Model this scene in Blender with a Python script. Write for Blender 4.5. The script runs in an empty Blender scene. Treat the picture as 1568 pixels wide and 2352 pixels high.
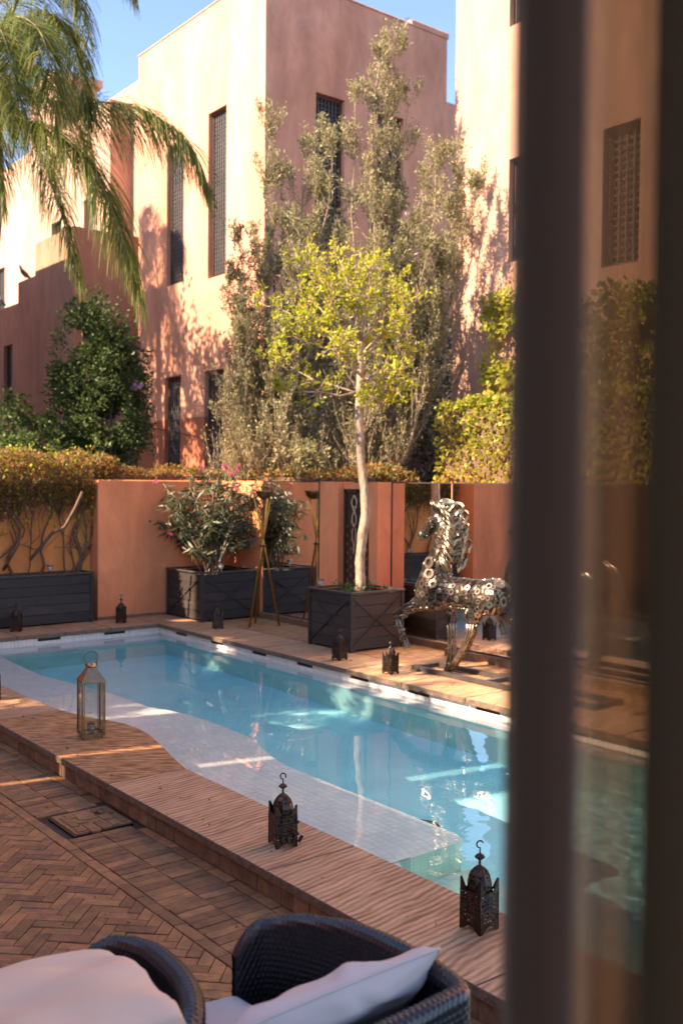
import bpy, bmesh, math, random, numpy as np
from math import radians as R, sin, cos, pi, sqrt, atan2
from mathutils import Vector as V, Matrix, noise
random.seed(7); rng=np.random.default_rng(7)
sc=bpy.context.scene; col=sc.collection
# ------------------------------------------------------------ camera, light, exposure
YAW,PITCH,ROLL=R(38.6),R(-1.74),R(0.5); CAMZ=1.7; FPX=2287.
cd=bpy.data.cameras.new('camera'); cam=bpy.data.objects.new('camera',cd); col.objects.link(cam); sc.camera=cam
cam.location=(0,0,CAMZ); cam.rotation_mode='QUATERNION'
_q=Matrix.Rotation(-YAW,3,'Z')@Matrix.Rotation(R(90)+PITCH,3,'X')@Matrix.Rotation(ROLL,3,'Z')
cam.rotation_quaternion=_q.to_quaternion()
cd.sensor_fit='VERTICAL'; cd.sensor_height=36; cd.lens=36*FPX/2352; cd.clip_start=.05; cd.clip_end=2000
cd.dof.use_dof=True; cd.dof.focus_distance=4.8; cd.dof.aperture_fstop=3.0
w=bpy.data.worlds.new('World'); sc.world=w; w.use_nodes=True; nt=w.node_tree
sky=nt.nodes.new('ShaderNodeTexSky'); sky.sky_type='NISHITA'; sky.sun_disc=False
SUN_EL=R(38); sun_dir=V((.97,-.24,0)).normalized()*cos(SUN_EL)+V((0,0,-sin(SUN_EL)))
sky.sun_elevation=SUN_EL; sky.sun_rotation=atan2(-sun_dir.x,-sun_dir.y); sky.altitude=450; sky.air_density=.6; sky.dust_density=.5; sky.ozone_density=5
nt.links.new(sky.outputs[0],nt.nodes['Background'].inputs[0]); nt.nodes['Background'].inputs[1].default_value=.115
sl=bpy.data.lights.new('sun','SUN'); sl.energy=3.3; sl.angle=R(.5); sl.color=(1,.83,.735)
so=bpy.data.objects.new('sun',sl); col.objects.link(so); so.rotation_euler=sun_dir.to_track_quat('-Z','Y').to_euler()
sl.cycles.is_caustics_light=True
vs=sc.view_settings; vs.view_transform='Standard'; vs.look='None'; vs.gamma=1; vs.use_white_balance=True; vs.white_balance_temperature=8300; vs.white_balance_tint=12; vs.exposure=2.5
sc.render.engine='CYCLES'; cy=sc.cycles; cy.use_denoising=True; cy.max_bounces=10; cy.diffuse_bounces=4; cy.transparent_max_bounces=16
cy.sample_clamp_indirect=6; cy.blur_glossy=.3
# ------------------------------------------------------------ helpers
def frame_dir(px,py):
    b=_q; return b@V(((px-784)/FPX,-(py-1176)/FPX,-1))
def at(px,py,depth):
    """point seen at a photo position, at a distance in metres along the view axis"""
    return V((0,0,CAMZ))+frame_dir(px,py)*depth
def tag(o,label=None,cat=None,group=None,kind=None):
    if label:o['label']=label
    if cat:o['category']=cat
    if group:o['group']=group
    if kind:o['kind']=kind
    return o
def link(name,me,parent=None,kind=None,loc=None):
    o=bpy.data.objects.new(name,me); col.objects.link(o)
    if parent:o.parent=parent
    if loc is not None:o.location=loc
    if kind:o['kind']=kind
    return o
def thing(name,loc,label,cat,group=None,rz=0):
    o=link(name,None); o.location=loc; o.rotation_euler.z=rz; o.empty_display_size=.1
    return tag(o,label,cat,group)
def copy_tree(o,parent=None):
    c=o.copy(); col.objects.link(c)
    if parent:c.parent=parent
    for ch in list(o.children): copy_tree(ch,c)
    return c
def np_mesh(name,verts,faces,mat,smooth=False):
    verts=np.asarray(verts,np.float32); faces=np.asarray(faces,np.int32); k=faces.shape[1]
    me=bpy.data.meshes.new(name); me.vertices.add(len(verts)); me.vertices.foreach_set('co',verts.ravel())
    me.loops.add(faces.size); me.loops.foreach_set('vertex_index',faces.ravel())
    me.polygons.add(len(faces)); me.polygons.foreach_set('loop_start',np.arange(len(faces))*k)
    if smooth: me.polygons.foreach_set('use_smooth',np.ones(len(faces),bool))
    me.update(calc_edges=True); me.materials.append(mat); return me
class MB:
    def __init__(s,org=(0,0,0)): s.v=[];s.f=[];s.sm=[];s.o=V(org)
    def add(s,vs,fs,smooth=False):
        n=len(s.v); s.v+=[tuple(V(p)-s.o) for p in vs]; s.f+=[tuple(i+n for i in f) for f in fs]; s.sm+=[smooth]*len(fs); return s
    def box(s,c,d,rz=0,M=None,bev=0):
        x,y,z=(k/2 for k in d)
        if bev>0:
            b=min(bev,x*.9,y*.9,z*.9); vs=[]
            vs=[(-x,-y,-z),(x,-y,-z),(x,y,-z),(-x,y,-z),(-x,-y,z-b),(x,-y,z-b),(x,y,z-b),(-x,y,z-b),(-x+b,-y+b,z),(x-b,-y+b,z),(x-b,y-b,z),(-x+b,y-b,z)]
            fs=[(0,3,2,1),(0,1,5,4),(1,2,6,5),(2,3,7,6),(3,0,4,7),(4,5,9,8),(5,6,10,9),(6,7,11,10),(7,4,8,11),(8,9,10,11)]
        else:
            vs=[(-x,-y,-z),(x,-y,-z),(x,y,-z),(-x,y,-z),(-x,-y,z),(x,-y,z),(x,y,z),(-x,y,z)]
            fs=[(0,3,2,1),(4,5,6,7),(0,1,5,4),(1,2,6,5),(2,3,7,6),(3,0,4,7)]
        m=Matrix.Translation(c)@(M.to_4x4() if M else Matrix.Rotation(rz,4,'Z'))
        return s.add([m@V(p) for p in vs],fs)
    def span(s,a,b,bev=0):
        return s.box([(p+q)/2 for p,q in zip(a,b)],[abs(q-p) for p,q in zip(a,b)],bev=bev)
    def tube(s,pts,rad,n=8,cap=True,smooth=True,closed=False):
        pts=[V(p) for p in pts]; k=len(pts)
        if not hasattr(rad,'__len__'): rad=[rad]*k
        vs=[];fs=[];ref=None
        for i,p in enumerate(pts):
            if closed: t=(pts[(i+1)%k]-pts[i-1]).normalized()
            else: t=(pts[min(i+1,k-1)]-pts[max(i-1,0)])
            t=t.normalized() if t.length>1e-9 else V((0,0,1))
            if ref is None: ref=t.orthogonal().normalized()
            a=(ref-t*ref.dot(t)); a=a.normalized() if a.length>1e-6 else t.orthogonal().normalized(); ref=a; b=t.cross(a)
            for j in range(n):
                th=2*pi*j/n; vs.append(p+(a*cos(th)+b*sin(th))*rad[i])
        for i in range(k if closed else k-1):
            i2=(i+1)%k
            for j in range(n):
                j2=(j+1)%n; fs.append((i*n+j,i*n+j2,i2*n+j2,i2*n+j))
        if cap and not closed: fs+= [tuple(range(n))[::-1],tuple((k-1)*n+j for j in range(n))]
        return s.add(vs,fs,smooth)
    def lathe(s,prof,c=(0,0,0),n=16,smooth=True,rot=0,M=None):
        vs=[];fs=[];m=Matrix.Translation(c)@(M.to_4x4() if M else Matrix.Identity(4))
        for r,z in prof:
            for j in range(n):
                th=2*pi*j/n+rot; vs.append(m@V((r*cos(th),r*sin(th),z)))
        for i in range(len(prof)-1):
            for j in range(n):
                j2=(j+1)%n; fs.append((i*n+j,i*n+j2,(i+1)*n+j2,(i+1)*n+j))
        return s.add(vs,fs,smooth)
    def prism(s,poly,z0,z1,bev=0):
        n=len(poly); vs=[(x,y,z0) for x,y in poly]+[(x,y,z1-bev) for x,y in poly]
        fs=[tuple(range(n))[::-1]]+[(i,(i+1)%n,n+(i+1)%n,n+i) for i in range(n)]
        if bev:
            cx=sum(p[0] for p in poly)/n; cyy=sum(p[1] for p in poly)/n
            for x,y in poly:
                d=V((cx-x,cyy-y)); L=d.length or 1; d=d/L*min(bev*1.3,L*.5); vs.append((x+d.x,y+d.y,z1))
            fs+=[(n+i,n+(i+1)%n,2*n+(i+1)%n,2*n+i) for i in range(n)]+[tuple(range(2*n,3*n))]
        else: fs.append(tuple(range(n,2*n)))
        return s.add(vs,fs)
    def mesh(s,name,mat):
        me=bpy.data.meshes.new(name); me.from_pydata(s.v,[],s.f); me.polygons.foreach_set('use_smooth',s.sm); me.materials.append(mat); me.update(); return me
    def build(s,name,mat,parent=None,kind=None,**k):
        o=link(name,s.mesh(name,mat),parent,kind); tag(o,**k) if k else None; return o
# ------------------------------------------------------------ materials
def mat(name,color,rough=.7,metal=0,var=.0,vscale=8,color2=None,bump=0,bscale=40,island=0,spec=.5,detail=5,stretch=None,coord='Object',rvar=0):
    m=bpy.data.materials.new(name); m.use_nodes=True; n=m.node_tree; L=n.links; b=n.nodes['Principled BSDF']
    b.inputs['Base Color'].default_value=(*color,1); b.inputs['Roughness'].default_value=rough; b.inputs['Metallic'].default_value=metal; b.inputs['Specular IOR Level'].default_value=spec
    if coord=='World': tc=n.nodes.new('ShaderNodeNewGeometry').outputs['Position']
    else: tc=n.nodes.new('ShaderNodeTexCoord').outputs['Object']
    if stretch:
        mp=n.nodes.new('ShaderNodeMapping'); mp.inputs['Scale'].default_value=stretch; L.new(tc,mp.inputs[0]); tc=mp.outputs[0]
    out=None
    if color2 is not None or var:
        c2=color2 or tuple(min(1,c*(1-var)) for c in color)
        nz=n.nodes.new('ShaderNodeTexNoise'); nz.inputs['Scale'].default_value=vscale; nz.inputs['Detail'].default_value=detail; nz.inputs['Roughness'].default_value=.65; L.new(tc,nz.inputs[0])
        rp=n.nodes.new('ShaderNodeValToRGB'); rp.color_ramp.elements[0].position=.35; rp.color_ramp.elements[1].position=.65
        rp.color_ramp.elements[0].color=(*color,1); rp.color_ramp.elements[1].color=(*c2,1); L.new(nz.outputs[0],rp.inputs[0]); out=rp.outputs[0]
        if rvar:
            mr=n.nodes.new('ShaderNodeMapRange'); mr.inputs[3].default_value=rough-rvar; mr.inputs[4].default_value=rough+rvar; L.new(nz.outputs[0],mr.inputs[0]); L.new(mr.outputs[0],b.inputs['Roughness'])
    if island:
        ge=n.nodes.new('ShaderNodeNewGeometry'); oi=n.nodes.new('ShaderNodeObjectInfo'); ad=n.nodes.new('ShaderNodeMath'); ad.operation='ADD'
        L.new(ge.outputs['Random Per Island'],ad.inputs[0]); L.new(oi.outputs['Random'],ad.inputs[1]); fr=n.nodes.new('ShaderNodeMath'); fr.operation='FRACT'; L.new(ad.outputs[0],fr.inputs[0])
        hs=n.nodes.new('ShaderNodeHueSaturation'); mr=n.nodes.new('ShaderNodeMapRange'); mr.inputs[3].default_value=1-island; mr.inputs[4].default_value=1+island; L.new(fr.outputs[0],mr.inputs[0]); L.new(mr.outputs[0],hs.inputs['Value'])
        wn=n.nodes.new('ShaderNodeTexWhiteNoise'); wn.noise_dimensions='1D'; L.new(fr.outputs[0],wn.inputs['W']); mh=n.nodes.new('ShaderNodeMapRange'); mh.inputs[3].default_value=.5-.018*island; mh.inputs[4].default_value=.5+.018*island; L.new(wn.outputs[0],mh.inputs[0]); L.new(mh.outputs[0],hs.inputs['Hue'])
        if out: L.new(out,hs.inputs['Color'])
        else: hs.inputs['Color'].default_value=(*color,1)
        out=hs.outputs[0]
    if out: L.new(out,b.inputs['Base Color'])
    if bump:
        nb=n.nodes.new('ShaderNodeTexNoise'); nb.inputs['Scale'].default_value=bscale; nb.inputs['Detail'].default_value=6; L.new(tc,nb.inputs[0])
        bp=n.nodes.new('ShaderNodeBump'); bp.inputs['Strength'].default_value=min(1,bump); bp.inputs['Distance'].default_value=.01; L.new(nb.outputs[0],bp.inputs['Height']); L.new(bp.outputs[0],b.inputs['Normal'])
    m['_c']=1; return m
def leafmat(name,colors,transl=.45,rough=.5):
    m=bpy.data.materials.new(name); m.use_nodes=True; n=m.node_tree; L=n.links; n.nodes.clear(); o=n.nodes.new('ShaderNodeOutputMaterial')
    ge=n.nodes.new('ShaderNodeNewGeometry'); rp=n.nodes.new('ShaderNodeValToRGB'); e=rp.color_ramp.elements
    while len(e)<len(colors): e.new(.5)
    for i,c in enumerate(colors): e[i].position=i/(len(colors)-1); e[i].color=(*c,1)
    rp.color_ramp.interpolation='LINEAR'; L.new(ge.outputs['Random Per Island'],rp.inputs[0])
    d=n.nodes.new('ShaderNodeBsdfPrincipled'); d.inputs['Roughness'].default_value=rough; d.inputs['Specular IOR Level'].default_value=.35; L.new(rp.outputs[0],d.inputs['Base Color'])
    t=n.nodes.new('ShaderNodeBsdfTranslucent'); g=n.nodes.new('ShaderNodeGamma'); g.inputs[1].default_value=.8; L.new(rp.outputs[0],g.inputs[0]); L.new(g.outputs[0],t.inputs[0])
    mx=n.nodes.new('ShaderNodeMixShader'); mx.inputs[0].default_value=transl; L.new(d.outputs[0],mx.inputs[1]); L.new(t.outputs[0],mx.inputs[2]); L.new(mx.outputs[0],o.inputs[0]); return m
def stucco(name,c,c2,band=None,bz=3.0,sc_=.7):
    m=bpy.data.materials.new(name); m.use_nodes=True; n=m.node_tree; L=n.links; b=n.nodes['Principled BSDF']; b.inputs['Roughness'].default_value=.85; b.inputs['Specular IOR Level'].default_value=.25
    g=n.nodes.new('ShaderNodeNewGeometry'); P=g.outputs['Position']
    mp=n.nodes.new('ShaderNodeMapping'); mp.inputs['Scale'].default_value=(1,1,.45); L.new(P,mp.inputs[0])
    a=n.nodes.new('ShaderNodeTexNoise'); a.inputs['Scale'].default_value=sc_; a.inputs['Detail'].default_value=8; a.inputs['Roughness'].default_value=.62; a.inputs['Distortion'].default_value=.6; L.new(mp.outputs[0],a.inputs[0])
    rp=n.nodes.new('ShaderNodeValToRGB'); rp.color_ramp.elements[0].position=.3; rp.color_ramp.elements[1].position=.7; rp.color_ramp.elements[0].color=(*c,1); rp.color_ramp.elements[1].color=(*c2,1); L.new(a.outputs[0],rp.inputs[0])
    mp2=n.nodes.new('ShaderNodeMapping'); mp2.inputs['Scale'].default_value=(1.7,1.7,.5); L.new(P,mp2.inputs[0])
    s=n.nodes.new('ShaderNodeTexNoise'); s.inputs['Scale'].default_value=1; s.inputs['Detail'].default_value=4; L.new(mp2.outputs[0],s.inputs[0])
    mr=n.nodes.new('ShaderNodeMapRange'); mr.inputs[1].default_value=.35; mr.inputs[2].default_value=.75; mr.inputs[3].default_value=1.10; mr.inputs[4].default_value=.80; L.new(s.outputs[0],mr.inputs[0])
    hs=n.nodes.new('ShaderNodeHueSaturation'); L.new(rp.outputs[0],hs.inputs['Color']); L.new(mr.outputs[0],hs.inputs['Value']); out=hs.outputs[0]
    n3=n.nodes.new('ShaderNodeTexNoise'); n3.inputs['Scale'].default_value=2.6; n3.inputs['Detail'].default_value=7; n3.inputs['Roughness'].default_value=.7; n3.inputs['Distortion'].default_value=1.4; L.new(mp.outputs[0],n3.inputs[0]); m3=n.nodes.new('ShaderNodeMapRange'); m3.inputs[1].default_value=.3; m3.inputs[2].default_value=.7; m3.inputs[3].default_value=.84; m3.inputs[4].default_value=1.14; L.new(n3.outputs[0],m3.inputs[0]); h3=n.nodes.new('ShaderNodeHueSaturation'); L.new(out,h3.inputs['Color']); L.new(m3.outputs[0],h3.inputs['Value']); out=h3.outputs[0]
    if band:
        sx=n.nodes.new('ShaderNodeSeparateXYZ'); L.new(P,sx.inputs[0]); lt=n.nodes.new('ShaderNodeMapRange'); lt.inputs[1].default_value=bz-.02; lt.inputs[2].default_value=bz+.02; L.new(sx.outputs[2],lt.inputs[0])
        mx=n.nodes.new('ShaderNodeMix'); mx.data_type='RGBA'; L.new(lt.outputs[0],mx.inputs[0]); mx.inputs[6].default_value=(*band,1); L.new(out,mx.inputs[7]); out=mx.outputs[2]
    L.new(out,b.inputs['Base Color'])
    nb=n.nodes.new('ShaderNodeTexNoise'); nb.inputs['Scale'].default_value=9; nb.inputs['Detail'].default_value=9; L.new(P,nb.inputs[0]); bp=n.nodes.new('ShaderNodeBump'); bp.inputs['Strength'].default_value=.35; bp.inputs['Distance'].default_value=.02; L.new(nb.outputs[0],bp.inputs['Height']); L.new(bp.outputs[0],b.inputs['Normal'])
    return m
def sandstone(name,wave=True):
    m=bpy.data.materials.new(name); m.use_nodes=True; n=m.node_tree; L=n.links; b=n.nodes['Principled BSDF']; b.inputs['Roughness'].default_value=.6; b.inputs['Specular IOR Level'].default_value=.35
    g=n.nodes.new('ShaderNodeNewGeometry'); oi=n.nodes.new('ShaderNodeObjectInfo')
    vr=n.nodes.new('ShaderNodeVectorRotate'); vr.rotation_type='Z_AXIS'; vr.inputs['Angle'].default_value=R(-8) if wave else R(40); L.new(g.outputs['Position'],vr.inputs['Vector'])
    mp=n.nodes.new('ShaderNodeMapping'); mp.inputs['Scale'].default_value=(1.5,11,1) if wave else (6,22,1); L.new(vr.outputs[0],mp.inputs[0])
    add=n.nodes.new('ShaderNodeVectorMath'); add.operation='ADD'; cx=n.nodes.new('ShaderNodeCombineXYZ'); mu=n.nodes.new('ShaderNodeMath'); mu.operation='MULTIPLY'; mu.inputs[1].default_value=30; L.new(oi.outputs['Random'],mu.inputs[0]); L.new(mu.outputs[0],cx.inputs[0]); L.new(mp.outputs[0],add.inputs[0]); L.new(cx.outputs[0],add.inputs[1])
    if wave:
        wv=n.nodes.new('ShaderNodeTexNoise'); wv.inputs['Scale'].default_value=2.6; wv.inputs['Detail'].default_value=4; wv.inputs['Roughness'].default_value=.55; wv.inputs['Distortion'].default_value=1.1
        w2=n.nodes.new('ShaderNodeTexWave'); w2.wave_type='BANDS'; w2.bands_direction='Y'; w2.inputs['Scale'].default_value=9.5; w2.inputs['Distortion'].default_value=9; w2.inputs['Detail'].default_value=3; w2.inputs['Detail Scale'].default_value=.22; w2.inputs['Detail Roughness'].default_value=.6; a2=n.nodes.new('ShaderNodeVectorMath'); a2.operation='ADD'; L.new(vr.outputs[0],a2.inputs[0]); L.new(cx.outputs[0],a2.inputs[1]); L.new(a2.outputs[0],w2.inputs[0])
    else:
        wv=n.nodes.new('ShaderNodeTexNoise'); wv.inputs['Scale'].default_value=1.6; wv.inputs['Detail'].default_value=3
    L.new(add.outputs[0],wv.inputs[0])
    wo_=wv.outputs[0]
    if wave:
        mm=n.nodes.new('ShaderNodeMix'); mm.inputs[0].default_value=.23; L.new(wv.outputs[0],mm.inputs[2]); L.new(w2.outputs[1],mm.inputs[3]); wo_=mm.outputs[0]
    rp=n.nodes.new('ShaderNodeValToRGB'); e=rp.color_ramp.elements; e[0].position=.30 if wave else .38; e[1].position=.66 if wave else .62; e[0].color=(.23,.115,.055,1) if wave else (.20,.085,.032,1); e[1].color=(.60,.345,.20,1) if wave else (.50,.255,.11,1); L.new(wo_,rp.inputs[0])
    nz=n.nodes.new('ShaderNodeTexNoise'); nz.inputs['Scale'].default_value=2.2; nz.inputs['Detail'].default_value=6; L.new(g.outputs['Position'],nz.inputs[0])
    mx=n.nodes.new('ShaderNodeMix'); mx.data_type='RGBA'; mx.blend_type='MULTIPLY'; mx.inputs[0].default_value=.55; r2=n.nodes.new('ShaderNodeValToRGB'); r2.color_ramp.elements[0].position=.3; r2.color_ramp.elements[0].color=(.62,.6,.55,1); r2.color_ramp.elements[1].position=.65; r2.color_ramp.elements[1].color=(1,1,1,1); L.new(nz.outputs[0],r2.inputs[0]); L.new(rp.outputs[0],mx.inputs[6]); L.new(r2.outputs[0],mx.inputs[7])
    f=n.nodes.new('ShaderNodeTexNoise'); f.inputs['Scale'].default_value=160; f.inputs['Detail'].default_value=3; L.new(g.outputs['Position'],f.inputs[0]); mf=n.nodes.new('ShaderNodeMapRange'); mf.inputs[3].default_value=.78; mf.inputs[4].default_value=1.22; L.new(f.outputs[0],mf.inputs[0]); hs=n.nodes.new('ShaderNodeHueSaturation'); L.new(mx.outputs[2],hs.inputs['Color']); L.new(mf.outputs[0],hs.inputs['Value'])
    # small dark pits
    vo=n.nodes.new('ShaderNodeTexVoronoi'); vo.inputs['Scale'].default_value=5; L.new(g.outputs['Position'],vo.inputs[0]); pr=n.nodes.new('ShaderNodeMapRange'); pr.inputs[1].default_value=.03; pr.inputs[2].default_value=.05; pr.inputs[3].default_value=.35; pr.inputs[4].default_value=1; L.new(vo.outputs[0],pr.inputs[0])
    m2=n.nodes.new('ShaderNodeHueSaturation'); L.new(hs.outputs[0],m2.inputs['Color']); L.new(pr.outputs[0],m2.inputs['Value'])
    L.new(m2.outputs[0],b.inputs['Base Color']); bp=n.nodes.new('ShaderNodeBump'); bp.inputs['Strength'].default_value=.35; bp.inputs['Distance'].default_value=.004; L.new(wo_,bp.inputs['Height']); b2=n.nodes.new('ShaderNodeBump'); b2.inputs['Strength'].default_value=.4; b2.inputs['Distance'].default_value=.002; L.new(f.outputs[0],b2.inputs['Height']); L.new(bp.outputs[0],b2.inputs['Normal']); L.new(b2.outputs[0],b.inputs['Normal']); return m
def tilemat(name,c,grout,size,rough=.25):
    m=bpy.data.materials.new(name); m.use_nodes=True; n=m.node_tree; L=n.links; b=n.nodes['Principled BSDF']; b.inputs['Roughness'].default_value=rough
    g=n.nodes.new('ShaderNodeNewGeometry'); sx=n.nodes.new('ShaderNodeSeparateXYZ'); L.new(g.outputs['Position'],sx.inputs[0]); ms=[]
    sn=n.nodes.new('ShaderNodeSeparateXYZ'); L.new(g.outputs['True Normal'],sn.inputs[0])
    for k in range(3):
        d=n.nodes.new('ShaderNodeMath'); d.operation='MULTIPLY'; d.inputs[1].default_value=1/size; L.new(sx.outputs[k],d.inputs[0]); a=n.nodes.new('ShaderNodeMath'); a.operation='FRACT'; L.new(d.outputs[0],a.inputs[0])
        c_=n.nodes.new('ShaderNodeMath'); c_.operation='LESS_THAN'; c_.inputs[1].default_value=.09; L.new(a.outputs[0],c_.inputs[0])
        ab=n.nodes.new('ShaderNodeMath'); ab.operation='ABSOLUTE'; L.new(sn.outputs[k],ab.inputs[0]); l2=n.nodes.new('ShaderNodeMath'); l2.operation='LESS_THAN'; l2.inputs[1].default_value=.7; L.new(ab.outputs[0],l2.inputs[0]); mm=n.nodes.new('ShaderNodeMath'); mm.operation='MULTIPLY'; L.new(c_.outputs[0],mm.inputs[0]); L.new(l2.outputs[0],mm.inputs[1]); ms.append(mm.outputs[0])
    x1=n.nodes.new('ShaderNodeMath'); x1.operation='MAXIMUM'; L.new(ms[0],x1.inputs[0]); L.new(ms[1],x1.inputs[1]); x2=n.nodes.new('ShaderNodeMath'); x2.operation='MAXIMUM'; L.new(x1.outputs[0],x2.inputs[0]); L.new(ms[2],x2.inputs[1])
    nz=n.nodes.new('ShaderNodeTexNoise'); nz.inputs['Scale'].default_value=3; L.new(g.outputs['Position'],nz.inputs[0]); rp=n.nodes.new('ShaderNodeValToRGB'); rp.color_ramp.elements[0].position=.3; rp.color_ramp.elements[1].position=.7; rp.color_ramp.elements[0].color=(*[k*.86 for k in c],1); rp.color_ramp.elements[1].color=(*c,1); L.new(nz.outputs[0],rp.inputs[0])
    mx=n.nodes.new('ShaderNodeMix'); mx.data_type='RGBA'; L.new(x2.outputs[0],mx.inputs[0]); L.new(rp.outputs[0],mx.inputs[6]); mx.inputs[7].default_value=(*grout,1); L.new(mx.outputs[2],b.inputs['Base Color']); return m
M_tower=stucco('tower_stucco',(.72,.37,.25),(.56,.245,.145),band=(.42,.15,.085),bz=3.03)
M_rt=stucco('right_stucco',(.54,.33,.24),(.44,.24,.16),sc_=.55)
M_far=stucco('far_stucco',(.58,.37,.27),(.46,.27,.19))
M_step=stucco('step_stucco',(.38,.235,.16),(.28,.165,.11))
M_garden=stucco('garden_wall_stucco',(.82,.30,.135),(.73,.245,.108),sc_=1.1)
M_vinewall=stucco('vine_wall_stucco',(.74,.29,.085),(.64,.23,.07),sc_=1.3)
M_jamb=mat('jamb_wood',(.10,.045,.025),.6,var=.4)
M_lat=mat('lattice_wood',(.075,.06,.055),.55,var=.3,vscale=3)
M_latp=mat('lattice_paint',(.10,.09,.085),.45,var=.2,vscale=3)
M_dark=mat('dark_room',(.02,.016,.014),.6)
M_brick=mat('bejmat_brick',(.34,.15,.056),.62,color2=(.19,.092,.042),vscale=14,bump=.6,bscale=60,island=.32,coord='World',spec=.4)
M_brick2=mat('riser_brick',(.22,.12,.06),.75,color2=(.12,.065,.036),vscale=16,bump=.5,bscale=70,island=.25,coord='World')
M_joint=mat('sand_joint',(.075,.045,.028),.95,var=.4,vscale=60,coord='World')
M_mortar=mat('mortar',(.40,.20,.09),.95,var=.4,vscale=50,bump=.8,bscale=120,coord='World')
M_sand=sandstone('wavy_sandstone'); M_sand2=sandstone('flecked_sandstone',False)
M_edge=mat('stone_edge',(.19,.125,.08),.7,color2=(.085,.06,.04),vscale=30,bump=.5,coord='World')
M_tile=mat('white_pool_tile',(.87,.80,.73),.25,island=.05,var=.06,vscale=4,coord='World')
M_grout=mat('pool_grout',(.82,.74,.67),.8)
M_ledge_m=tilemat('white_ledge_mosaic',(.84,.78,.74),(.68,.61,.57),.05)
M_aqua=tilemat('aqua_mosaic',(.40,.76,.75),(.33,.66,.66),.05)
M_aquaf=tilemat('aqua_floor_mosaic',(.36,.82,.88),(.28,.70,.77),.05)
M_pale=tilemat('pale_mosaic',(.62,.78,.68),(.5,.64,.56),.05)
M_plank=mat('black_stained_plank',(.028,.024,.022),.5,color2=(.045,.036,.03),vscale=6,stretch=(1,1,14),bump=.3,bscale=30,island=.3,spec=.4)
M_trim=mat('planter_trim',(.055,.046,.04),.45,var=.4,vscale=10,spec=.5)
M_iron=mat('black_iron',(.035,.032,.032),.38,.85,color2=(.085,.05,.032),island=.4,vscale=30,bump=.3,bscale=80,rvar=.12)
M_brass=mat('aged_brass',(.48,.30,.17),.32,1,color2=(.36,.22,.125),vscale=14,rvar=.1)
M_brassf=mat('dark_brass',(.33,.22,.10),.35,1,color2=(.2,.13,.07),vscale=20)
M_gold=mat('golden_tube',(.55,.33,.07),.3,1,color2=(.42,.24,.05),vscale=10)
M_soil=mat('soil',(.05,.035,.025),1,var=.5,vscale=40,bump=1)
M_steel=mat('scrap_steel',(.38,.34,.285),.38,1,color2=(.15,.115,.08),vscale=25,island=.45,rvar=.12)
M_core=mat('dark_steel_core',(.06,.045,.033),.55,.8,color2=(.02,.016,.012),vscale=30,bump=.5)
M_mane=mat('mane_steel',(.42,.355,.25),.38,1,color2=(.34,.25,.15),vscale=14,island=.3)
M_bark=mat('pale_bark',(.44,.33,.23),.8,color2=(.19,.135,.095),vscale=16,bump=.8,bscale=30,stretch=(1,1,.5))
M_bark2=mat('olive_bark',(.30,.23,.16),.85,var=.4,vscale=9,bump=.6)
M_vine=mat('vine_wood',(.17,.10,.06),.85,var=.5,vscale=20,bump=.6)
M_palmb=mat('palm_bark',(.20,.15,.10),.9,var=.5,vscale=12,bump=1)
M_cush=mat('cream_cushion',(.74,.54,.40),.8,var=.08,vscale=3,bump=.12,bscale=14,spec=.2)
M_cushb=mat('lilac_grey_cushion',(.60,.51,.475),.8,var=.1,vscale=3,bump=.12,bscale=10,spec=.2)
M_rattan=mat('black_rattan',(.016,.017,.022),.33,var=.3,vscale=9,spec=.6)
M_gate=mat('gate_wood',(.06,.035,.025),.5,var=.4)
M_gatec=mat('gate_copper',(.45,.16,.07),.6,var=.3)
M_bone=mat('bone_inlay',(.55,.42,.26),.5,var=.2)
def glass_mat():
    m=bpy.data.materials.new('thin_glass'); m.use_nodes=True; n=m.node_tree; n.nodes.clear(); o=n.nodes.new('ShaderNodeOutputMaterial'); t=n.nodes.new('ShaderNodeBsdfTransparent'); t.inputs[0].default_value=(.93,.95,.94,1); g=n.nodes.new('ShaderNodeBsdfGlossy'); g.inputs['Roughness'].default_value=.02
    f=n.nodes.new('ShaderNodeFresnel'); f.inputs[0].default_value=1.5; a=n.nodes.new('ShaderNodeMath'); a.operation='MULTIPLY_ADD'; a.inputs[1].default_value=.55; a.inputs[2].default_value=0; mx=n.nodes.new('ShaderNodeMixShader'); n.links.new(f.outputs[0],a.inputs[0]); n.links.new(a.outputs[0],mx.inputs[0]); n.links.new(t.outputs[0],mx.inputs[1]); n.links.new(g.outputs[0],mx.inputs[2]); n.links.new(mx.outputs[0],o.inputs[0]); return m
M_glass=glass_mat()
M_frost=mat('frosted_cup',(.6,.55,.5),.5); 
M_mirror=mat('mirror_silver',(.86,.84,.82),.008,1)
M_water=bpy.data.materials.new('pool_water'); M_water.use_nodes=True; _n=M_water.node_tree; _n.nodes.clear(); _o=_n.nodes.new('ShaderNodeOutputMaterial'); _g=_n.nodes.new('ShaderNodeBsdfGlass'); _g.inputs['Roughness'].default_value=0; _g.inputs['IOR'].default_value=1.33; _g.inputs['Color'].default_value=(.93,.985,1,1); _n.links.new(_g.outputs[0],_o.inputs[0])
L_olive=leafmat('olive_leaf',[(.11,.115,.045),(.21,.21,.09),(.34,.31,.16),(.22,.21,.10),(.43,.38,.22)],.3)
L_lime=leafmat('lime_leaf',[(.28,.36,.02),(.40,.46,.03),(.48,.50,.05),(.20,.29,.03),(.56,.42,.03)],.5)
L_rust=leafmat('rust_leaf',[(.22,.085,.02),(.32,.14,.035),(.12,.09,.025),(.38,.21,.07),(.14,.16,.03),(.09,.12,.03)],.4)
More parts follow.
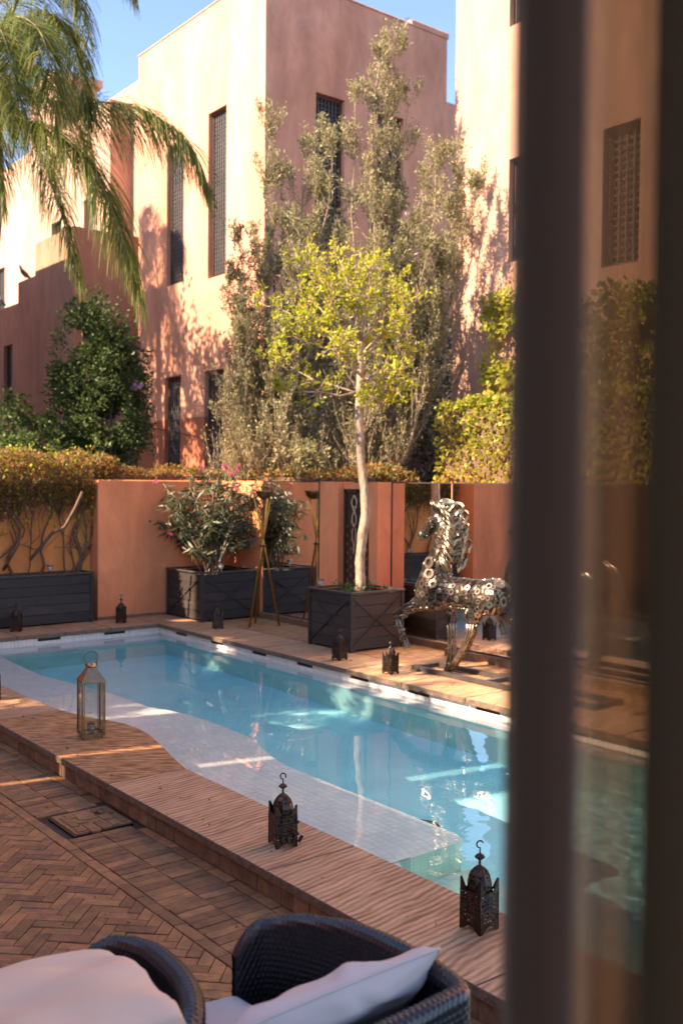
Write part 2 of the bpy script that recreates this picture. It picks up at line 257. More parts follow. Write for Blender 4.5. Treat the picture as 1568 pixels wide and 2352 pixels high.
L_green=leafmat('green_leaf',[(.04,.09,.02),(.08,.15,.03),(.06,.10,.03),(.12,.17,.04)],.35)
L_hedge=leafmat('hedge_leaf',[(.20,.26,.03),(.33,.36,.04),(.42,.40,.05),(.14,.20,.03),(.46,.36,.07)],.5)
L_shrub=leafmat('shrub_leaf',[(.03,.06,.018),(.055,.10,.025),(.045,.075,.022),(.09,.13,.035)],.3)
L_dark=leafmat('dark_leaf',[(.035,.04,.02),(.07,.07,.035),(.10,.08,.05),(.05,.06,.025)],.25)
L_palm=leafmat('palm_leaf',[(.045,.085,.018),(.08,.13,.022),(.14,.19,.025),(.20,.17,.035),(.06,.11,.025)],.42)
L_ole=leafmat('oleander_leaf',[(.045,.065,.028),(.085,.10,.05),(.06,.08,.036),(.12,.125,.07)],.25,.45)
L_pink=leafmat('pink_petal',[(.6,.06,.22),(.75,.12,.34),(.5,.05,.2)],.4)
L_lilac=leafmat('lilac_petal',[(.55,.30,.5),(.65,.4,.6)],.4)
# ------------------------------------------------------------ foliage
def leaves_mesh(name,P,D,size,asp,mt,droop=0):
    """one small folded leaf at each point P, pointing along D"""
    P=np.asarray(P,float); n=len(P); D=np.asarray(D,float); D=D/np.maximum(np.linalg.norm(D,axis=1,keepdims=True),1e-6)
    if droop: D=D+np.array([0,0,-droop]); D/=np.linalg.norm(D,axis=1,keepdims=True)
    S=rng.normal(size=(n,3)); S-= (S*D).sum(1,keepdims=True)*D; S/=np.linalg.norm(S,axis=1,keepdims=True); N=np.cross(D,S)
    s=(size*rng.uniform(.65,1.35,n))[:,None]; w_=s*asp/2
    v=np.stack([P,P+D*s*.45+S*w_+N*s*.08,P+D*s,P+D*s*.45-S*w_+N*s*.08],1).reshape(-1,3)
    f=np.arange(n*4).reshape(-1,4); return np_mesh(name,v,f,mt)
def leaf_obj(name,P,D,size,asp,mt,parent=None,kind=None,droop=0,org=(0,0,0)):
    me=leaves_mesh(name,np.asarray(P)-np.array(org),D,size,asp,mt,droop); return link(name,me,parent,kind)
def rdirs(n,up=0.3):
    d=rng.normal(size=(n,3)); d[:,2]+=up; return d
class Grow:
    """recursive branching: collects tubes (joined limbs) and twig tips"""
    def __init__(s,org): s.mb=MB(org); s.tips=[]
    def go(s,p,d,L,r,lvl,kids=3,spread=.6,up=.15,shrink=.68,wig=.12,seg=4):
        pts=[V(p)];d=V(d).normalized();rr=[r]
        for i in range(seg):
            d=(d+V((random.gauss(0,wig),random.gauss(0,wig),random.gauss(0,wig)+up*.3))).normalized(); pts.append(pts[-1]+d*L/seg); rr.append(r*(1-.45*(i+1)/seg))
        s.mb.tube(pts,rr,n=5 if lvl>1 else 4,cap=False)
        if lvl<=2:
            for q in pts[1:]: s.tips.append((q.copy(),d.copy()))
        if lvl==0: return
        for k in range(kids):
            t=random.uniform(.35,1); i=min(seg-1,int(t*seg)); q=pts[i].lerp(pts[i+1],t*seg-i if t<1 else 1)
            nd=(d+V((random.gauss(0,spread),random.gauss(0,spread),random.gauss(up,spread*.8)))).normalized()
            s.go(q,nd,L*shrink*random.uniform(.8,1.15),r*.55,lvl-1,kids,spread,up,shrink,wig,max(2,seg-1))
def cluster(tips,n,rad):
    i=rng.integers(0,len(tips),n); P=np.array([tips[k][0] for k in i])+rng.normal(size=(n,3))*rad; return P
# ------------------------------------------------------------ ground and setting
Z0=-.13
mb=MB(); mb.span((-300,-300,-.5),(2.2,600,Z0-.022)); mb.span((7.2,-300,-.5),(400,600,-.03)); mb.span((2.2,11.3,-.5),(7.2,600,-.031)); mb.span((2.2,-300,-.5),(7.2,.3,-.1))
ground=mb.build('ground',M_joint,kind='structure')
# deck on the far side of the pool: big sandstone slabs
deck=MB(); deck.span((5.81,.3,-.35),(7.25,11.25,-.052)); deck.span((2.2,10.71,-.35),(5.805,11.42,-.052))
deck=deck.build('pool_deck',M_edge,kind='structure')
def slab(poly,mt,z1=0,th=.045,name='slab',parent=None):
    o=MB().prism(poly,z1-th,z1,bev=.004).build(name,mt,parent); o.data.materials.append(M_edge)
    for p in o.data.polygons:
        if p.normal.z<.9: p.material_index=1
    return o
ys=[1.2,1.9,2.6,3.3,4.05,4.8,5.5,6.25,7.0,7.7,8.4,9.1,9.85,10.56]
for a,b in zip(ys,ys[1:]):
    slab([(5.655,a+.004),(6.25,a+.004),(6.25,b-.004),(5.655,b-.004)],M_sand,parent=deck)
    slab([(6.256,a+.3),(7.1,a+.3),(7.1,b+.292),(6.256,b+.292)],M_sand2,parent=deck)
xs=[2.9,3.4,3.95,4.5,5.05,5.652]
for a,b in zip(xs,xs[1:]): slab([(a+.004,10.53),(b-.004,10.53),(b-.004,11.2),(a+.004,11.2)],M_sand,parent=deck)
slab([(5.656,10.564),(6.25,10.564),(6.25,11.24),(5.656,11.24)],M_sand,parent=deck)
slab([(6.256,10.86),(6.96,10.86),(6.96,11.24),(6.256,11.24)],M_sand2,parent=deck)
# near coping, bulging into the pool
inner=[(2.91,12.2),(2.91,8.04),(2.92,7.5),(2.93,7.06),(2.98,6.81),(3.04,6.6),(3.10,6.45),(3.135,6.33),(3.15,6.15),(3.135,5.96),(3.09,5.78),(3.05,5.6),(2.98,5.34),(2.925,5.1),(2.93,4.09),(2.93,3.29),(2.935,2.82),(2.94,1.0)]
def inner_x(y):
    for (x0,y0),(x1,y1) in zip(inner,inner[1:]):
        if y1<=y<=y0: return x0+(x1-x0)*(y0-y)/(y0-y1)
    return 2.93
cop=MB(); cop.prism([(2.47,1.0),(2.75,1.0),(2.75,12.2),(2.47,12.2)],-.3,-.042); coping=cop.build('pool_coping',M_edge,kind='structure')
js=[1.0,2.3,3.55,5.12,5.76,6.33,6.95,8.2,9.3,10.5]
for i,(a,b) in enumerate(zip(js,js[1:])):
    n=8; xo=2.435
    poly=[(xo,a+.0008),]+[(inner_x(a+.0008+(b-a-.0016)*k/n),a+.0008+(b-a-.0016)*k/n) for k in range(n+1)]+[(xo,b-.0008)]
    mt=M_sand2 if a in (5.12,5.76,6.33) else M_sand
    slab(poly,mt,th=.038,parent=coping)
# riser bricks under the coping edge
rb=[]
y=1.3
rm=MB().box((0,0,0),(.02,.098,.082)).mesh('riser_brick',M_brick2)
while y<10.3:
    wv=random.uniform(.085,.125); o=link('riser_brick',rm,coping); o.location=(2.463+random.uniform(-.002,.002),y+wv/2,-.0405-.0435); o.scale=(1,(wv-.004)/.098,random.uniform(.97,1.02)); o.rotation_euler.z=random.gauss(0,.01); y+=wv
# brick paving: herringbone field at 45 degrees, stretcher line, soldier band, access cover
patio=MB().span((-1.2,.8,-.4),(2.46,10.6,Z0-.014)).build('brick_paving',M_joint,kind='structure')
BL,BW,BT=.174,.058,.02
brick_me=MB().box((0,0,-BT/2),(BL-.0035,BW-.0035,BT),bev=.0025).mesh('brick',M_brick)
cand=[]
e1=V((.7071,.7071,0)); e2=V((-.7071,.7071,0))
def clipok(p,u,half):
    return True
def poly_clip(poly,xmax):
    out=[]
    for i in range(len(poly)):
        a,b=poly[i],poly[(i+1)%len(poly)]
        ia,ib=a[0]<=xmax,b[0]<=xmax
        if ia: out.append(a)
        if ia!=ib:
            t=(xmax-a[0])/(b[0]-a[0]); out.append((xmax,a[1]+t*(b[1]-a[1])))
    return out
XB=1.985; cut=[]; W=BW
COV=(2.105,4.80,2.425,5.14)
for i in range(-140,141):
    for j in range(-140,141):
        # 3:1 herringbone: a lying brick starts at residue 0, a standing one at residue 5
        r_=(i-j)%6
        if r_ not in (0,5): continue
        for (cx_,cy_,ang) in ([(i+1.5,j+.5,0)] if r_==0 else [(i+.5,j+1.5,1)]):
            c=e1*(cx_*W)+e2*(cy_*W)+V((1.2,3.6,0))
            if not (-.4<c.x<XB+.09 and 1.2<c.y<8.8): continue
            if c.x<.25+ (c.y-3)*.2-.4: continue
            L_=(e1 if ang==0 else e2); S_=(e2 if ang==0 else e1)
            h,g=BL/2-.0018,W/2-.0018
            pl=[c+L_*h+S_*g,c-L_*h+S_*g,c-L_*h-S_*g,c+L_*h-S_*g]
            if max(p.x for p in pl)>XB:
                cp=poly_clip([(p.x,p.y) for p in pl],XB)
                if len(cp)>=3 and c.x<XB+.06:
                    ar=abs(sum(cp[q][0]*cp[(q+1)%len(cp)][1]-cp[(q+1)%len(cp)][0]*cp[q][1] for q in range(len(cp))))/2
                    if ar>.0006: cut.append((c,cp))
            else: cand.append((c,atan2(L_.y,L_.x)))
y=1.2
while y<9.5:
    cand.append((V((XB+.0045+BW/2,y,0)),pi/2)); y+=BL+random.uniform(-.004,.01)
y=1.2
while y<9.5:
    off=random.uniform(-.03,.03)
    for k in range(3):
        if k==2 and BL>.15: continue
        x=2.05+BL/2+k*BL
        if k==1: cand.append((V((2.05+2*BL+BW/2,0,0)),pi/2)) if False else None
        if COV[0]-.07<x<COV[2]+.1 and COV[1]-.03<y<COV[3]+.03: continue
        cand.append((V((x,y,0)),0))
    y+=BW
y=1.25
while y<9.5:
    if not (COV[1]-.1<y<COV[3]+.1): cand.append((V((2.05+2*BL+.004+BW/2,y,0)),pi/2))
    y+=BL+random.uniform(-.004,.01)
def bdist(c): return (c-V((0,0,0))).length
def inview(c):
    d=_q.transposed()@(V((c.x,c.y,Z0))-V((0,0,CAMZ)))
    if d.z>-.1: return False
    px=784-d.x/d.z*FPX; py=1176+d.y/d.z*FPX; return -120<px<1200 and py<2450
cand=[k for k in cand if inview(k[0])]; cut=[k for k in cut if inview(k[0])]
cand.sort(key=lambda k:bdist(k[0]))
rest=MB()
for n_,(c,a) in enumerate(cand):
    dz=random.gauss(0,.0016); tilt=(random.gauss(0,.009),random.gauss(0,.006))
    if n_<300:
        o=link('brick',brick_me,patio); o.location=(c.x,c.y,Z0+dz); o.rotation_euler=(tilt[0],tilt[1],a+random.gauss(0,.008)+(pi if random.random()<.5 else 0))
    else:
        M=Matrix.Rotation(a+random.gauss(0,.008),3,'Z')@Matrix.Rotation(tilt[0],3,'X')
        rest.box((c.x,c.y,Z0+dz-BT/2),(BL-.0035,BW-.0035,BT),M=M,bev=.0025)
for c,cp in cut: rest.prism(cp,Z0-BT,Z0+random.gauss(0,.0012),bev=.002)
rest.build('brick',M_brick,patio,kind='stuff')
cov=thing('access_cover',((COV[0]+COV[2])/2,(COV[1]+COV[3])/2,Z0),'square access cover of mortared bricks set in the paving beside the coping','access cover')
mb=MB(cov.location)
x0,y0,x1,y1=COV
for a,b in (((x0-.008,y0-.008),(x1,y0)),((x0-.008,y0),(x0,y1+.004)),((x0,y1),(x1,y1+.004))): mb.span((a[0],a[1],Z0-.012),(b[0],b[1],Z0-.002))
mb.build('frame',M_iron,cov)
MB(cov.location).span((x0+.006,y0+.006,Z0-.02),(x1,y1-.004,Z0+.0045)).build('mortar_bed',M_mortar,cov)
bm_=MB().box((0,0,0),(1,1,.012),bev=.002).mesh('brick',M_brick)
for bx_,by_,bw,bl in ((.05,.05,.055,.06),(.11,.05,.05,.14),(.17,.055,.045,.13),(.05,.19,.04,.17),(.1,.16,.055,.05),(.15,.23,.09,.12),(.24,.06,.05,.09),(.24,.16,.06,.09),(.24,.26,.05,.08),(.09,.27,.05,.07),(.29,.1,.03,.14),(.29,.25,.03,.12)):
    o=link('brick',bm_,cov); o.location=(bx_-.16+.0,by_-.17,.0035); o.scale=(bw,bl,1); o.rotation_euler.z=random.gauss(0,.03)
lf=MB(cov.location).tube([(x0+.215,y0+.24,Z0+.012),(x0+.22,y0+.22,Z0+.02),(x0+.225,y0+.2,Z0+.012)],.004,6).build('lifting_ring',M_iron,cov)
# ------------------------------------------------------------ pool
WZ=-.122; LZ=-.235; FZ=-1.1
pool=MB()
pool.span((2.4,.2,-1.7),(6.4,11.0,FZ)) # floor
floor=pool.build('pool_floor',M_aquaf,kind='structure')
ledge_in=[(3.66,10.18),(3.64,9.8),(3.62,9.05),(3.72,8.4),(3.79,7.95),(3.81,7.57),(3.82,7.27),(3.89,7.09),(3.95,6.83),(3.97,6.4),(3.95,6.0),(3.88,5.74),(3.79,5.46),(3.755,5.26),(3.75,4.8),(3.75,4.36),(3.75,3.83),(3.745,3.68),(3.71,3.615),(3.64,3.60),(3.33,3.60),(3.28,3.62),(3.24,3.58),(3.2,3.5),(3.2,3.2),(3.2,.6)]
def strip_solid(name,pts,outer_x,z_top,z_bot,mt):
    mb=MB(); n=len(pts); vs=[];fs=[]
    for x,y in pts: vs+=[(x,y,z_top),(x,y,z_bot),(outer_x,y,z_top)]
    for i in range(n-1): fs+=[(3*i,3*i+1,3*i+4,3*i+3),(3*i,3*i+3,3*i+5,3*i+2)]
    mb.add(vs,fs); return mb
dense=[]
for (a,b) in zip(ledge_in,ledge_in[1:]):
    for k in range(4): dense.append((a[0]+(b[0]-a[0])*k/4,a[1]+(b[1]-a[1])*k/4))
dense.append(ledge_in[-1])
ledge=MB()
n=len(dense); side=MB()
for i in range(n-1):
    (xa,ya),(xb,yb)=dense[i],dense[i+1]
    side.add([(xa,ya,LZ-.004),(xa,ya,FZ-.01),(xb,yb,FZ-.01),(xb,yb,LZ-.004)],[(0,1,2,3)])
    if abs(ya-yb)>1e-5: ledge.add([(2.6,ya,LZ-.0028),(xa,ya,LZ-.0028),(xb,yb,LZ-.0028),(2.6,yb,LZ-.0028)],[(0,1,2,3)])
led=ledge.build('pool_ledge',M_grout,kind='structure')
deepwall=side.build('ledge_wall',M_pale,kind='structure')
# far and right ledges
fl=MB(); fl.span((2.6,10.18,FZ-.1),(5.66,10.9,LZ)); fl.span((5.35,.3,FZ-.1),(6.2,10.9,LZ-.002))
RX=5.58
fl=MB(); fl.add([(2.6,10.2,LZ),(5.72,10.2,LZ),(5.72,10.62,LZ),(2.6,10.62,LZ)],[(0,1,2,3)]); fl.add([(RX,.3,LZ),(5.72,.3,LZ),(5.72,10.2,LZ),(RX,10.2,LZ)],[(0,1,2,3)])
far_ledge=fl.build('far_ledge',M_ledge_m,kind='structure')
fw=MB(); fw.add([(2.6,10.2,LZ-.002),(2.6,10.2,FZ-.01),(RX,10.2,FZ-.01),(RX,10.2,LZ-.002)],[(0,1,2,3)]); fw.add([(RX,10.2,LZ-.002),(RX,10.2,FZ-.01),(RX,.3,FZ-.01),(RX,.3,LZ-.002)],[(0,1,2,3)]); fw.add([(2.6,.32,LZ-.002),(RX,.32,LZ-.002),(RX,.32,FZ-.01),(2.6,.32,FZ-.01)],[(0,1,2,3)])
deep=fw.build('pool_wall',M_aqua,kind='structure')
# steps at the near end of the ledge
st=MB(); st.span((3.0,2.2,FZ),(3.745,3.598,-.62)); st.span((3.0,1.2,FZ),(3.9,2.199,-.88)); steps=st.build('pool_steps',M_pale,kind='structure')
# white tiles: the 300 nearest the lens singly, the rest joined
T=.0505; tile_me=MB().box((0,0,-.003),(T-.002,T-.002,.006),bev=.0012).mesh('tile',M_tile)
def ledge_x(y):
    best=None
    for (x0,y0),(x1,y1) in zip(ledge_in[:21],ledge_in[1:21]):
        if min(y0,y1)<=y<=max(y0,y1) and abs(y0-y1)>1e-6:
            x=x0+(x1-x0)*(y-y0)/(y1-y0); best=x if best is None else max(best,x)
    return best
tl=[]
j=0
while 3.6+j*T<10.17:
    yy=3.606+(j+.5)*T; lx=min([k for k in (ledge_x(yy-T/2),ledge_x(yy+T/2)) if k] or [3.6]); x=lx-T/2
    while x>2.88: tl.append((x,yy)); x-=T
    j+=1
tl.sort(key=lambda p:p[0]**2+p[1]**2); restv=MB()
vis=[p for p in tl if p[0]>inner_x(p[1])-.03]
for k,(x,yy) in enumerate(vis):
    if k<300: o=link('tile',tile_me,led); o.location=(x,yy,LZ+random.gauss(0,.0004)); o['_t']=1
    else: restv.box((x,yy,LZ-.003),(T-.002,T-.002,.006),bev=.0012)
trest=restv.build('tile',M_tile,led,kind='stuff')
# waterline: white tiles, dark skimmer slots between them
bw=MB(); bw.span((5.72,.3,-.3),(5.8,10.7,-.046)); bw.span((2.6,10.62,-.3),(5.72,10.7,-.046)); band=bw.build('waterline_band',M_grout,kind='structure')
dk=MB(); dk.span((5.717,.3,-.13),(5.719,10.6,-.048)); dk.span((2.6,10.617,-.13),(5.7,10.619,-.048)); dk.build('slot',M_dark,band)
tb=MB().box((0,0,0),(.014,.0405,.074),bev=.002).mesh('waterline_tile',M_tile)
tb2=MB()
cnt=0
def wl(p,rot):
    global cnt
    if cnt<200: o=link('waterline_tile',tb,band); o.location=p; o.rotation_euler.z=rot; cnt+=1
    else: tb2.box(p,(.014,.0405,.074),rz=rot)
tbs=MB().box((0,0,0),(.014,.0405,.036),bev=.002).mesh('waterline_tile',M_tile)
def wls(p,rot):
    o=link('waterline_tile',tbs,band); o.location=p; o.rotation_euler.z=rot
y=3.0
while y<10.6:
    sl_=(y-3.0)%.80>.54
    (wls if sl_ else wl)((5.709,y+.02,-.105 if sl_ else -.086),0)
    y+=.0435
x=2.95
while x<5.7:
    sl_=(x-2.9)%.78>.52
    (wls if sl_ else wl)((x+.02,10.609,-.105 if sl_ else -.086),pi/2)
    x+=.0435
if tb2.v: tb2.build('waterline_tile',M_tile,band,kind='stuff')
nl=MB(); nl.add([(2.885,1,-.3),(2.885,10.6,-.3),(2.885,10.6,-.04),(2.885,1,-.04)],[(0,1,2,3)]); nl.build('near_waterline',M_pale,kind='structure')
# water surface with calm far side and rippled near side
nx,ny=150,420; X=np.linspace(2.80,5.76,nx); Y=np.linspace(.25,10.66,ny); vv=[]
for yy in Y:
    for xx in X:
        rip=1/(1+math.exp((yy-4.6+(5.6-xx)*.55)/.35)); a=.00028+.0034*rip
        h=noise.noise(V((xx*5,yy*5,.3)))*.6+noise.noise(V((xx*12,yy*12,2.3)))*(.4+.35*rip)
        h2=noise.noise(V((xx*30,yy*30,7)))*.0
        vv.append((xx,yy,WZ+a*(h+h2)+.0006*noise.noise(V((xx*1.6,yy*1.6,9)))))
idx=np.arange(nx*ny).reshape(ny,nx); ff=np.stack([idx[:-1,:-1],idx[:-1,1:],idx[1:,1:],idx[1:,:-1]],-1).reshape(-1,4)
water=link('pool_water',np_mesh('pool_water',vv,ff,M_water,True)); tag(water,kind='structure')
water.cycles.is_caustics_caster=True
gr=MB((4.25,4.52,FZ)); 
for k in range(4): gr.lathe([(.03+.03*k,.004),(.03+.03*k,.012),(.045+.03*k,.012),(.045+.03*k,.004)],(4.25,4.52,FZ),24)
d=thing('floor_drain',(4.25,4.52,FZ),'round slotted drain on the pool floor near the end of the white ledge','drain'); gr.build('grate',M_iron,d)
for o in [floor,led,deepwall,far_ledge,deep,steps,trest]+[c for c in led.children]: o.cycles.is_caustics_receiver=True
# ------------------------------------------------------------ garden walls and mirrors
gw=thing('garden_wall',(6.1,11.25,0),'smooth terracotta garden wall panel between the vine planter and the oleander planter','garden wall')
mb=MB(gw.location); mb.span((5.215,11.25,-.04),(7.2,11.75,1.70),bev=.012); mb.build('wall',M_garden,gw)
MB(gw.location).span((5.2,11.215,-.0405),(7.0,11.2495,.03)).build('skirting',M_brick2,gw)
vw=thing('vine_wall',(3.6,11.5,0),'orange recessed garden wall behind the long planter, overgrown with bare vines','garden wall')
MB(vw.location).span((-3,11.46,-.2),(5.213,11.9,1.64)).build('wall',M_vinewall,vw)
lw=thing('left_garden_wall',(.5,11.2,0),'plain orange wall at the far left end of the pool terrace, seen in the mirror','garden wall')
MB(lw.location).span((-4,11.0,-.2),(2.42,11.458,1.72)).build('wall',M_garden,lw)
aw=thing('mirror_wall',(7.0,8.5,0),'terracotta wall along the far side of the pool with mirrors and a carved gate','wall')
mb=MB(aw.location)
AX=6.96
for y0,y1 in ((10.28,11.249),(8.78,9.12),(8.10,8.24)): mb.span((AX,y0,-.04),(7.2,y1,1.70))
mb.span((AX+.02,9.12,-.04),(7.2,10.28,1.69)); mb.span((7.17,6.98,-.04),(7.4,8.1,1.69)); mb.span((6.95,1.0,-.04),(7.35,6.98,1.69))
mb.build('wall',M_garden,aw)
mb=MB(aw.location); 
for a,b,x in ((9.12,10.28,AX-.05),(6.99,8.09,7.10),(1.0,6.98,6.88)): mb.span((x,a,-.0),(x+.0695,b,.075),bev=.008)
mb.build('kerb',M_brick2,aw)
def mirror(y0,y1,x):
    MB(aw.location).span((x,y0,.09),(x+.008,y1,1.69)).build('mirror',M_mirror,aw)
    m2=MB(aw.location)
    m2.span((x-.004,y0-.012,.078),(x+.01,y0,1.70)); m2.span((x-.004,y1,.078),(x+.01,y1+.012,1.70)); m2.span((x-.004,y0,1.69),(x+.01,y1,1.70)); m2.span((x-.004,y0,.078),(x+.01,y1,.09))
    m2.build('mirror_frame',M_trim,aw)
mirror(9.14,10.26,AX); mirror(7.0,8.08,7.155); mirror(5.2,6.94,6.935); mirror(3.4,5.17,6.935)
gt=thing('carved_gate',(7.0,8.48,0),'dark double gate with pierced pattern and pale inlaid scrolls between two wall piers','gate')
for s in (0,1):
    y0=8.245+s*.27; y1=y0+.262
    lf=MB(gt.location).span((7.06,y0,.05),(7.09,y1,1.62)).build('leaf',M_gate,gt)
    fr=MB(gt.location)
    for a,b in (((y0,.05),(y0+.03,1.62)),((y1-.03,.05),(y1,1.62)),((y0,1.58),(y1,1.62)),((y0,.05),(y1,.1))): fr.span((7.04,a[0],a[1]),(7.0595,b[0],b[1]))
    fr.build('leaf_frame',M_gate,lf)
    dm=MB(gt.location)
    for r_ in range(11):
        for c_ in range(3):
            yy=y0+.075+.068*c_; zz=.2+.1*r_+(.05 if c_==1 else 0)
            dm.add([(7.054,yy-.013,zz),(7.054,yy,zz-.028),(7.054,yy+.013,zz),(7.054,yy,zz+.028)],[(0,1,2,3)])
    dm.build('diamond_piercing',M_gatec,lf,kind='stuff')  # flat copper-coloured diamonds laid on the leaf
    sc_=MB(gt.location); cyy=y1-.085 if s==0 else y0+.085
    for sg in (1,-1):
        pts=[(7.048,cyy+sg*.045*sin(t*pi*2.0)*(1-.25*t),1.55-.16*t-.2*t) for t in np.linspace(0,1,22)]
        sc_.tube(pts,.009,6)
    sc_.tube([(7.048,cyy+.05*cos(t),1.47+.055*sin(t)) for t in np.linspace(0,2*pi,18)],.008,6,closed=True)
    for sg in (1,-1): sc_.tube([(7.048,cyy+sg*.018+sg*.014*sin(t*6),1.18-.28*t) for t in np.linspace(0,1,14)],.006,5)
    sc_.build('inlaid_scroll',M_bone,lf)
MB(gt.location).span((7.03,8.241,1.62),(7.15,8.779,1.69)).build('lintel',M_garden,gt)
# ------------------------------------------------------------ planters
def planter(loc,sx,sy,label,h=.6,braces=(1,1),npl=5,group='black wooden planters'):
    """near-left corner at loc; sx along x, sy along y"""
    t=thing('planter',loc,label,'planter',group); o=V(loc)
    ph=(h-.05)/npl
    for k in range(npl):
        z=.02+k*ph
        for (a,b) in (((.01,.012),(sx-.01,.03)),((.01,sy-.03),(sx-.01,sy-.012)),((.012,.03),(.03,sy-.03)),((sx-.03,.03),(sx-.012,sy-.03))):
            j=random.uniform(-.002,.002)
            MB().span((a[0]+j,a[1]+j,z+.002),(b[0]+j,b[1]+j,z+ph-.003),bev=0).build('plank',M_plank,t)
    for x in (0,sx-.035):
        for yy in (0,sy-.035): MB().span((x,yy,0),(x+.035,yy+.035,h-.02)).build('corner_post',M_plank,t)
    rim=MB(); rim.span((-.008,-.008,h-.0195),(sx+.008,.04,h),bev=.004); rim.span((-.008,sy-.04,h-.0195),(sx+.008,sy+.008,h),bev=.004); rim.span((-.008,.0405,h-.0195),(.04,sy-.0405,h),bev=.004); rim.span((sx-.04,.0405,h-.0195),(sx+.008,sy-.0405,h),bev=.004); rim.build('rim',M_trim,t)
    def brace(p,q):
        p,q=V(p),V(q); d=q-p; return MB().tube([p,q],.0075,4,smooth=False)
    yf=.004; xf=.004
    if braces[0]:
        nn=1 if sx<1 else 2
        for i in range(nn):
            a=sx*i/nn+.035; b=sx*(i+1)/nn-.035
            brace((a,yf,.06),(b,yf,h-.06)).build('brace',M_trim,t); brace((a,yf-.001,h-.06),(b,yf-.001,.06)).build('brace',M_trim,t)
    if braces[1]:
        brace((xf,.035,.06),(xf,sy-.035,h-.06)).build('brace',M_trim,t); brace((xf-.001,.035,h-.06),(xf-.001,sy-.035,.06)).build('brace',M_trim,t)
    MB().span((.03,.03,h-.09),(sx-.03,sy-.03,h-.07)).build('soil',M_soil,t)
    for x in (.04,sx-.09):
        for yy in (.04,sy-.09): MB().span((x,yy,0),(x+.05,yy+.05,.0195)).build('foot',M_edge,t)
    return t
P_tree=planter((6.215,7.62,.0),.71,.71,'square black planter with cross braces holding the small pale-trunked tree')
P_ole=planter((6.11,10.32,.0),.81,.86,'square black planter holding the oleander in the wall corner')
P_long=planter((2.6,11.12,.0),2.5,.33,'long low black planter under the vine-covered orange wall',braces=(2,0))
# ------------------------------------------------------------ building masses
def facade(mb,o,u,nrm,U,Vv,holes,depth=.22):
    """rectangular wall face with openings: o origin (bottom), u unit along, nrm outward"""
    o,u,nrm=V(o),V(u),V(nrm); z=V((0,0,1)); us=sorted({0,U,*[h[0] for h in holes],*[h[2] for h in holes]}); vs_=sorted({0,Vv,*[h[1] for h in holes],*[h[3] for h in holes]})
    for a,b in zip(us,us[1:]):
        for c,d in zip(vs_,vs_[1:]):
            if any(h[0]<=a and b<=h[2] and h[1]<=c and d<=h[3] for h in holes): continue
            mb.add([o+u*a+z*c,o+u*b+z*c,o+u*b+z*d,o+u*a+z*d],[(0,1,2,3)])
    for h in holes:
        c4=[o+u*h[0]+z*h[1],o+u*h[2]+z*h[1],o+u*h[2]+z*h[3],o+u*h[0]+z*h[3]]; b4=[p-nrm*depth for p in c4]
        mb.add(c4+b4,[(0,1,5,4),(1,2,6,5),(2,3,7,6),(3,0,4,7)])
def lattice_window(parent,o,u,nrm,h,depth=.22,pitch=.085,paint=M_latp,bar=.032):
    o,u,nrm=V(o),V(u),V(nrm); z=V((0,0,1)); base=o-nrm*(depth*.55); M=Matrix((u,nrm,z)).transposed()
    org=parent.location
    def bx(mb,a,c,b,d,t,off=0):
        ctr=base+u*((a+b)/2)+z*((c+d)/2)-nrm*off; mb.box(ctr,(b-a,t,d-c),M=M)
    fr=MB(org); f=.05
    bx(fr,h[0],h[1],h[0]+f,h[3],.06); bx(fr,h[2]-f,h[1],h[2],h[3],.06); bx(fr,h[0]+f,h[1],h[2]-f,h[1]+f,.06); bx(fr,h[0]+f,h[3]-f,h[2]-f,h[3],.06)
    wn=fr.build('window',M_jamb,parent)
    la=MB(org); nu=max(2,int((h[2]-h[0]-2*f)/pitch)); nv=int((h[3]-h[1]-2*f)/pitch)
    for i in range(nu+1):
        x=h[0]+f+(h[2]-h[0]-2*f)*i/nu; bx(la,x-bar/2,h[1]+f,x+bar/2,h[3]-f,.02)
    for i in range(nv+1):
        y=h[1]+f+(h[3]-h[1]-2*f)*i/nv; bx(la,h[0]+f,y-bar/2,h[2]-f,y+bar/2,.02,.021)
    la.build('lattice',paint,wn)
    bk=MB(org); bx(bk,h[0],h[1],h[2],h[3],.02,depth*.4); bk.build('pane',M_dark,wn)
def building(name,x0,y0,x1,y1,z1,m,label,west=(),south=(),z0=-.1,cat='building',pit=.085,lm=M_latp,parapet=True):
    """west holes: (y_a,z_a,y_b,z_b) on the x0 face; south holes: (x_a,z_a,x_b,z_b) on the y0 face"""
    t=thing(name,(x0,y0,z0),label,cat); mb=MB(t.location)
    hw=[(a-y0,b-z0,c-y0,d-z0) for a,b,c,d in west]; hs=[(a-x0,b-z0,c-x0,d-z0) for a,b,c,d in south]
    facade(mb,(x0,y0,z0),(0,1,0),(-1,0,0),y1-y0,z1-z0,hw); facade(mb,(x0,y0,z0),(1,0,0),(0,-1,0),x1-x0,z1-z0,hs)
    mb.add([(x1,y0,z0),(x1,y1,z0),(x1,y1,z1),(x1,y0,z1)],[(0,1,2,3)]); mb.add([(x0,y1,z0),(x0,y1,z1),(x1,y1,z1),(x1,y1,z0)],[(0,1,2,3)])
    mb.add([(x0,y0,z1),(x1,y0,z1),(x1,y1,z1),(x0,y1,z1)],[(0,1,2,3)])
    mb.build('wall',m,t)
    for h in hw: lattice_window(t,(x0,y0,z0),(0,1,0),(-1,0,0),h,pitch=pit,paint=lm)
    for h in hs: lattice_window(t,(x0,y0,z0),(1,0,0),(0,-1,0),h,pitch=pit,paint=M_lat)
    return t
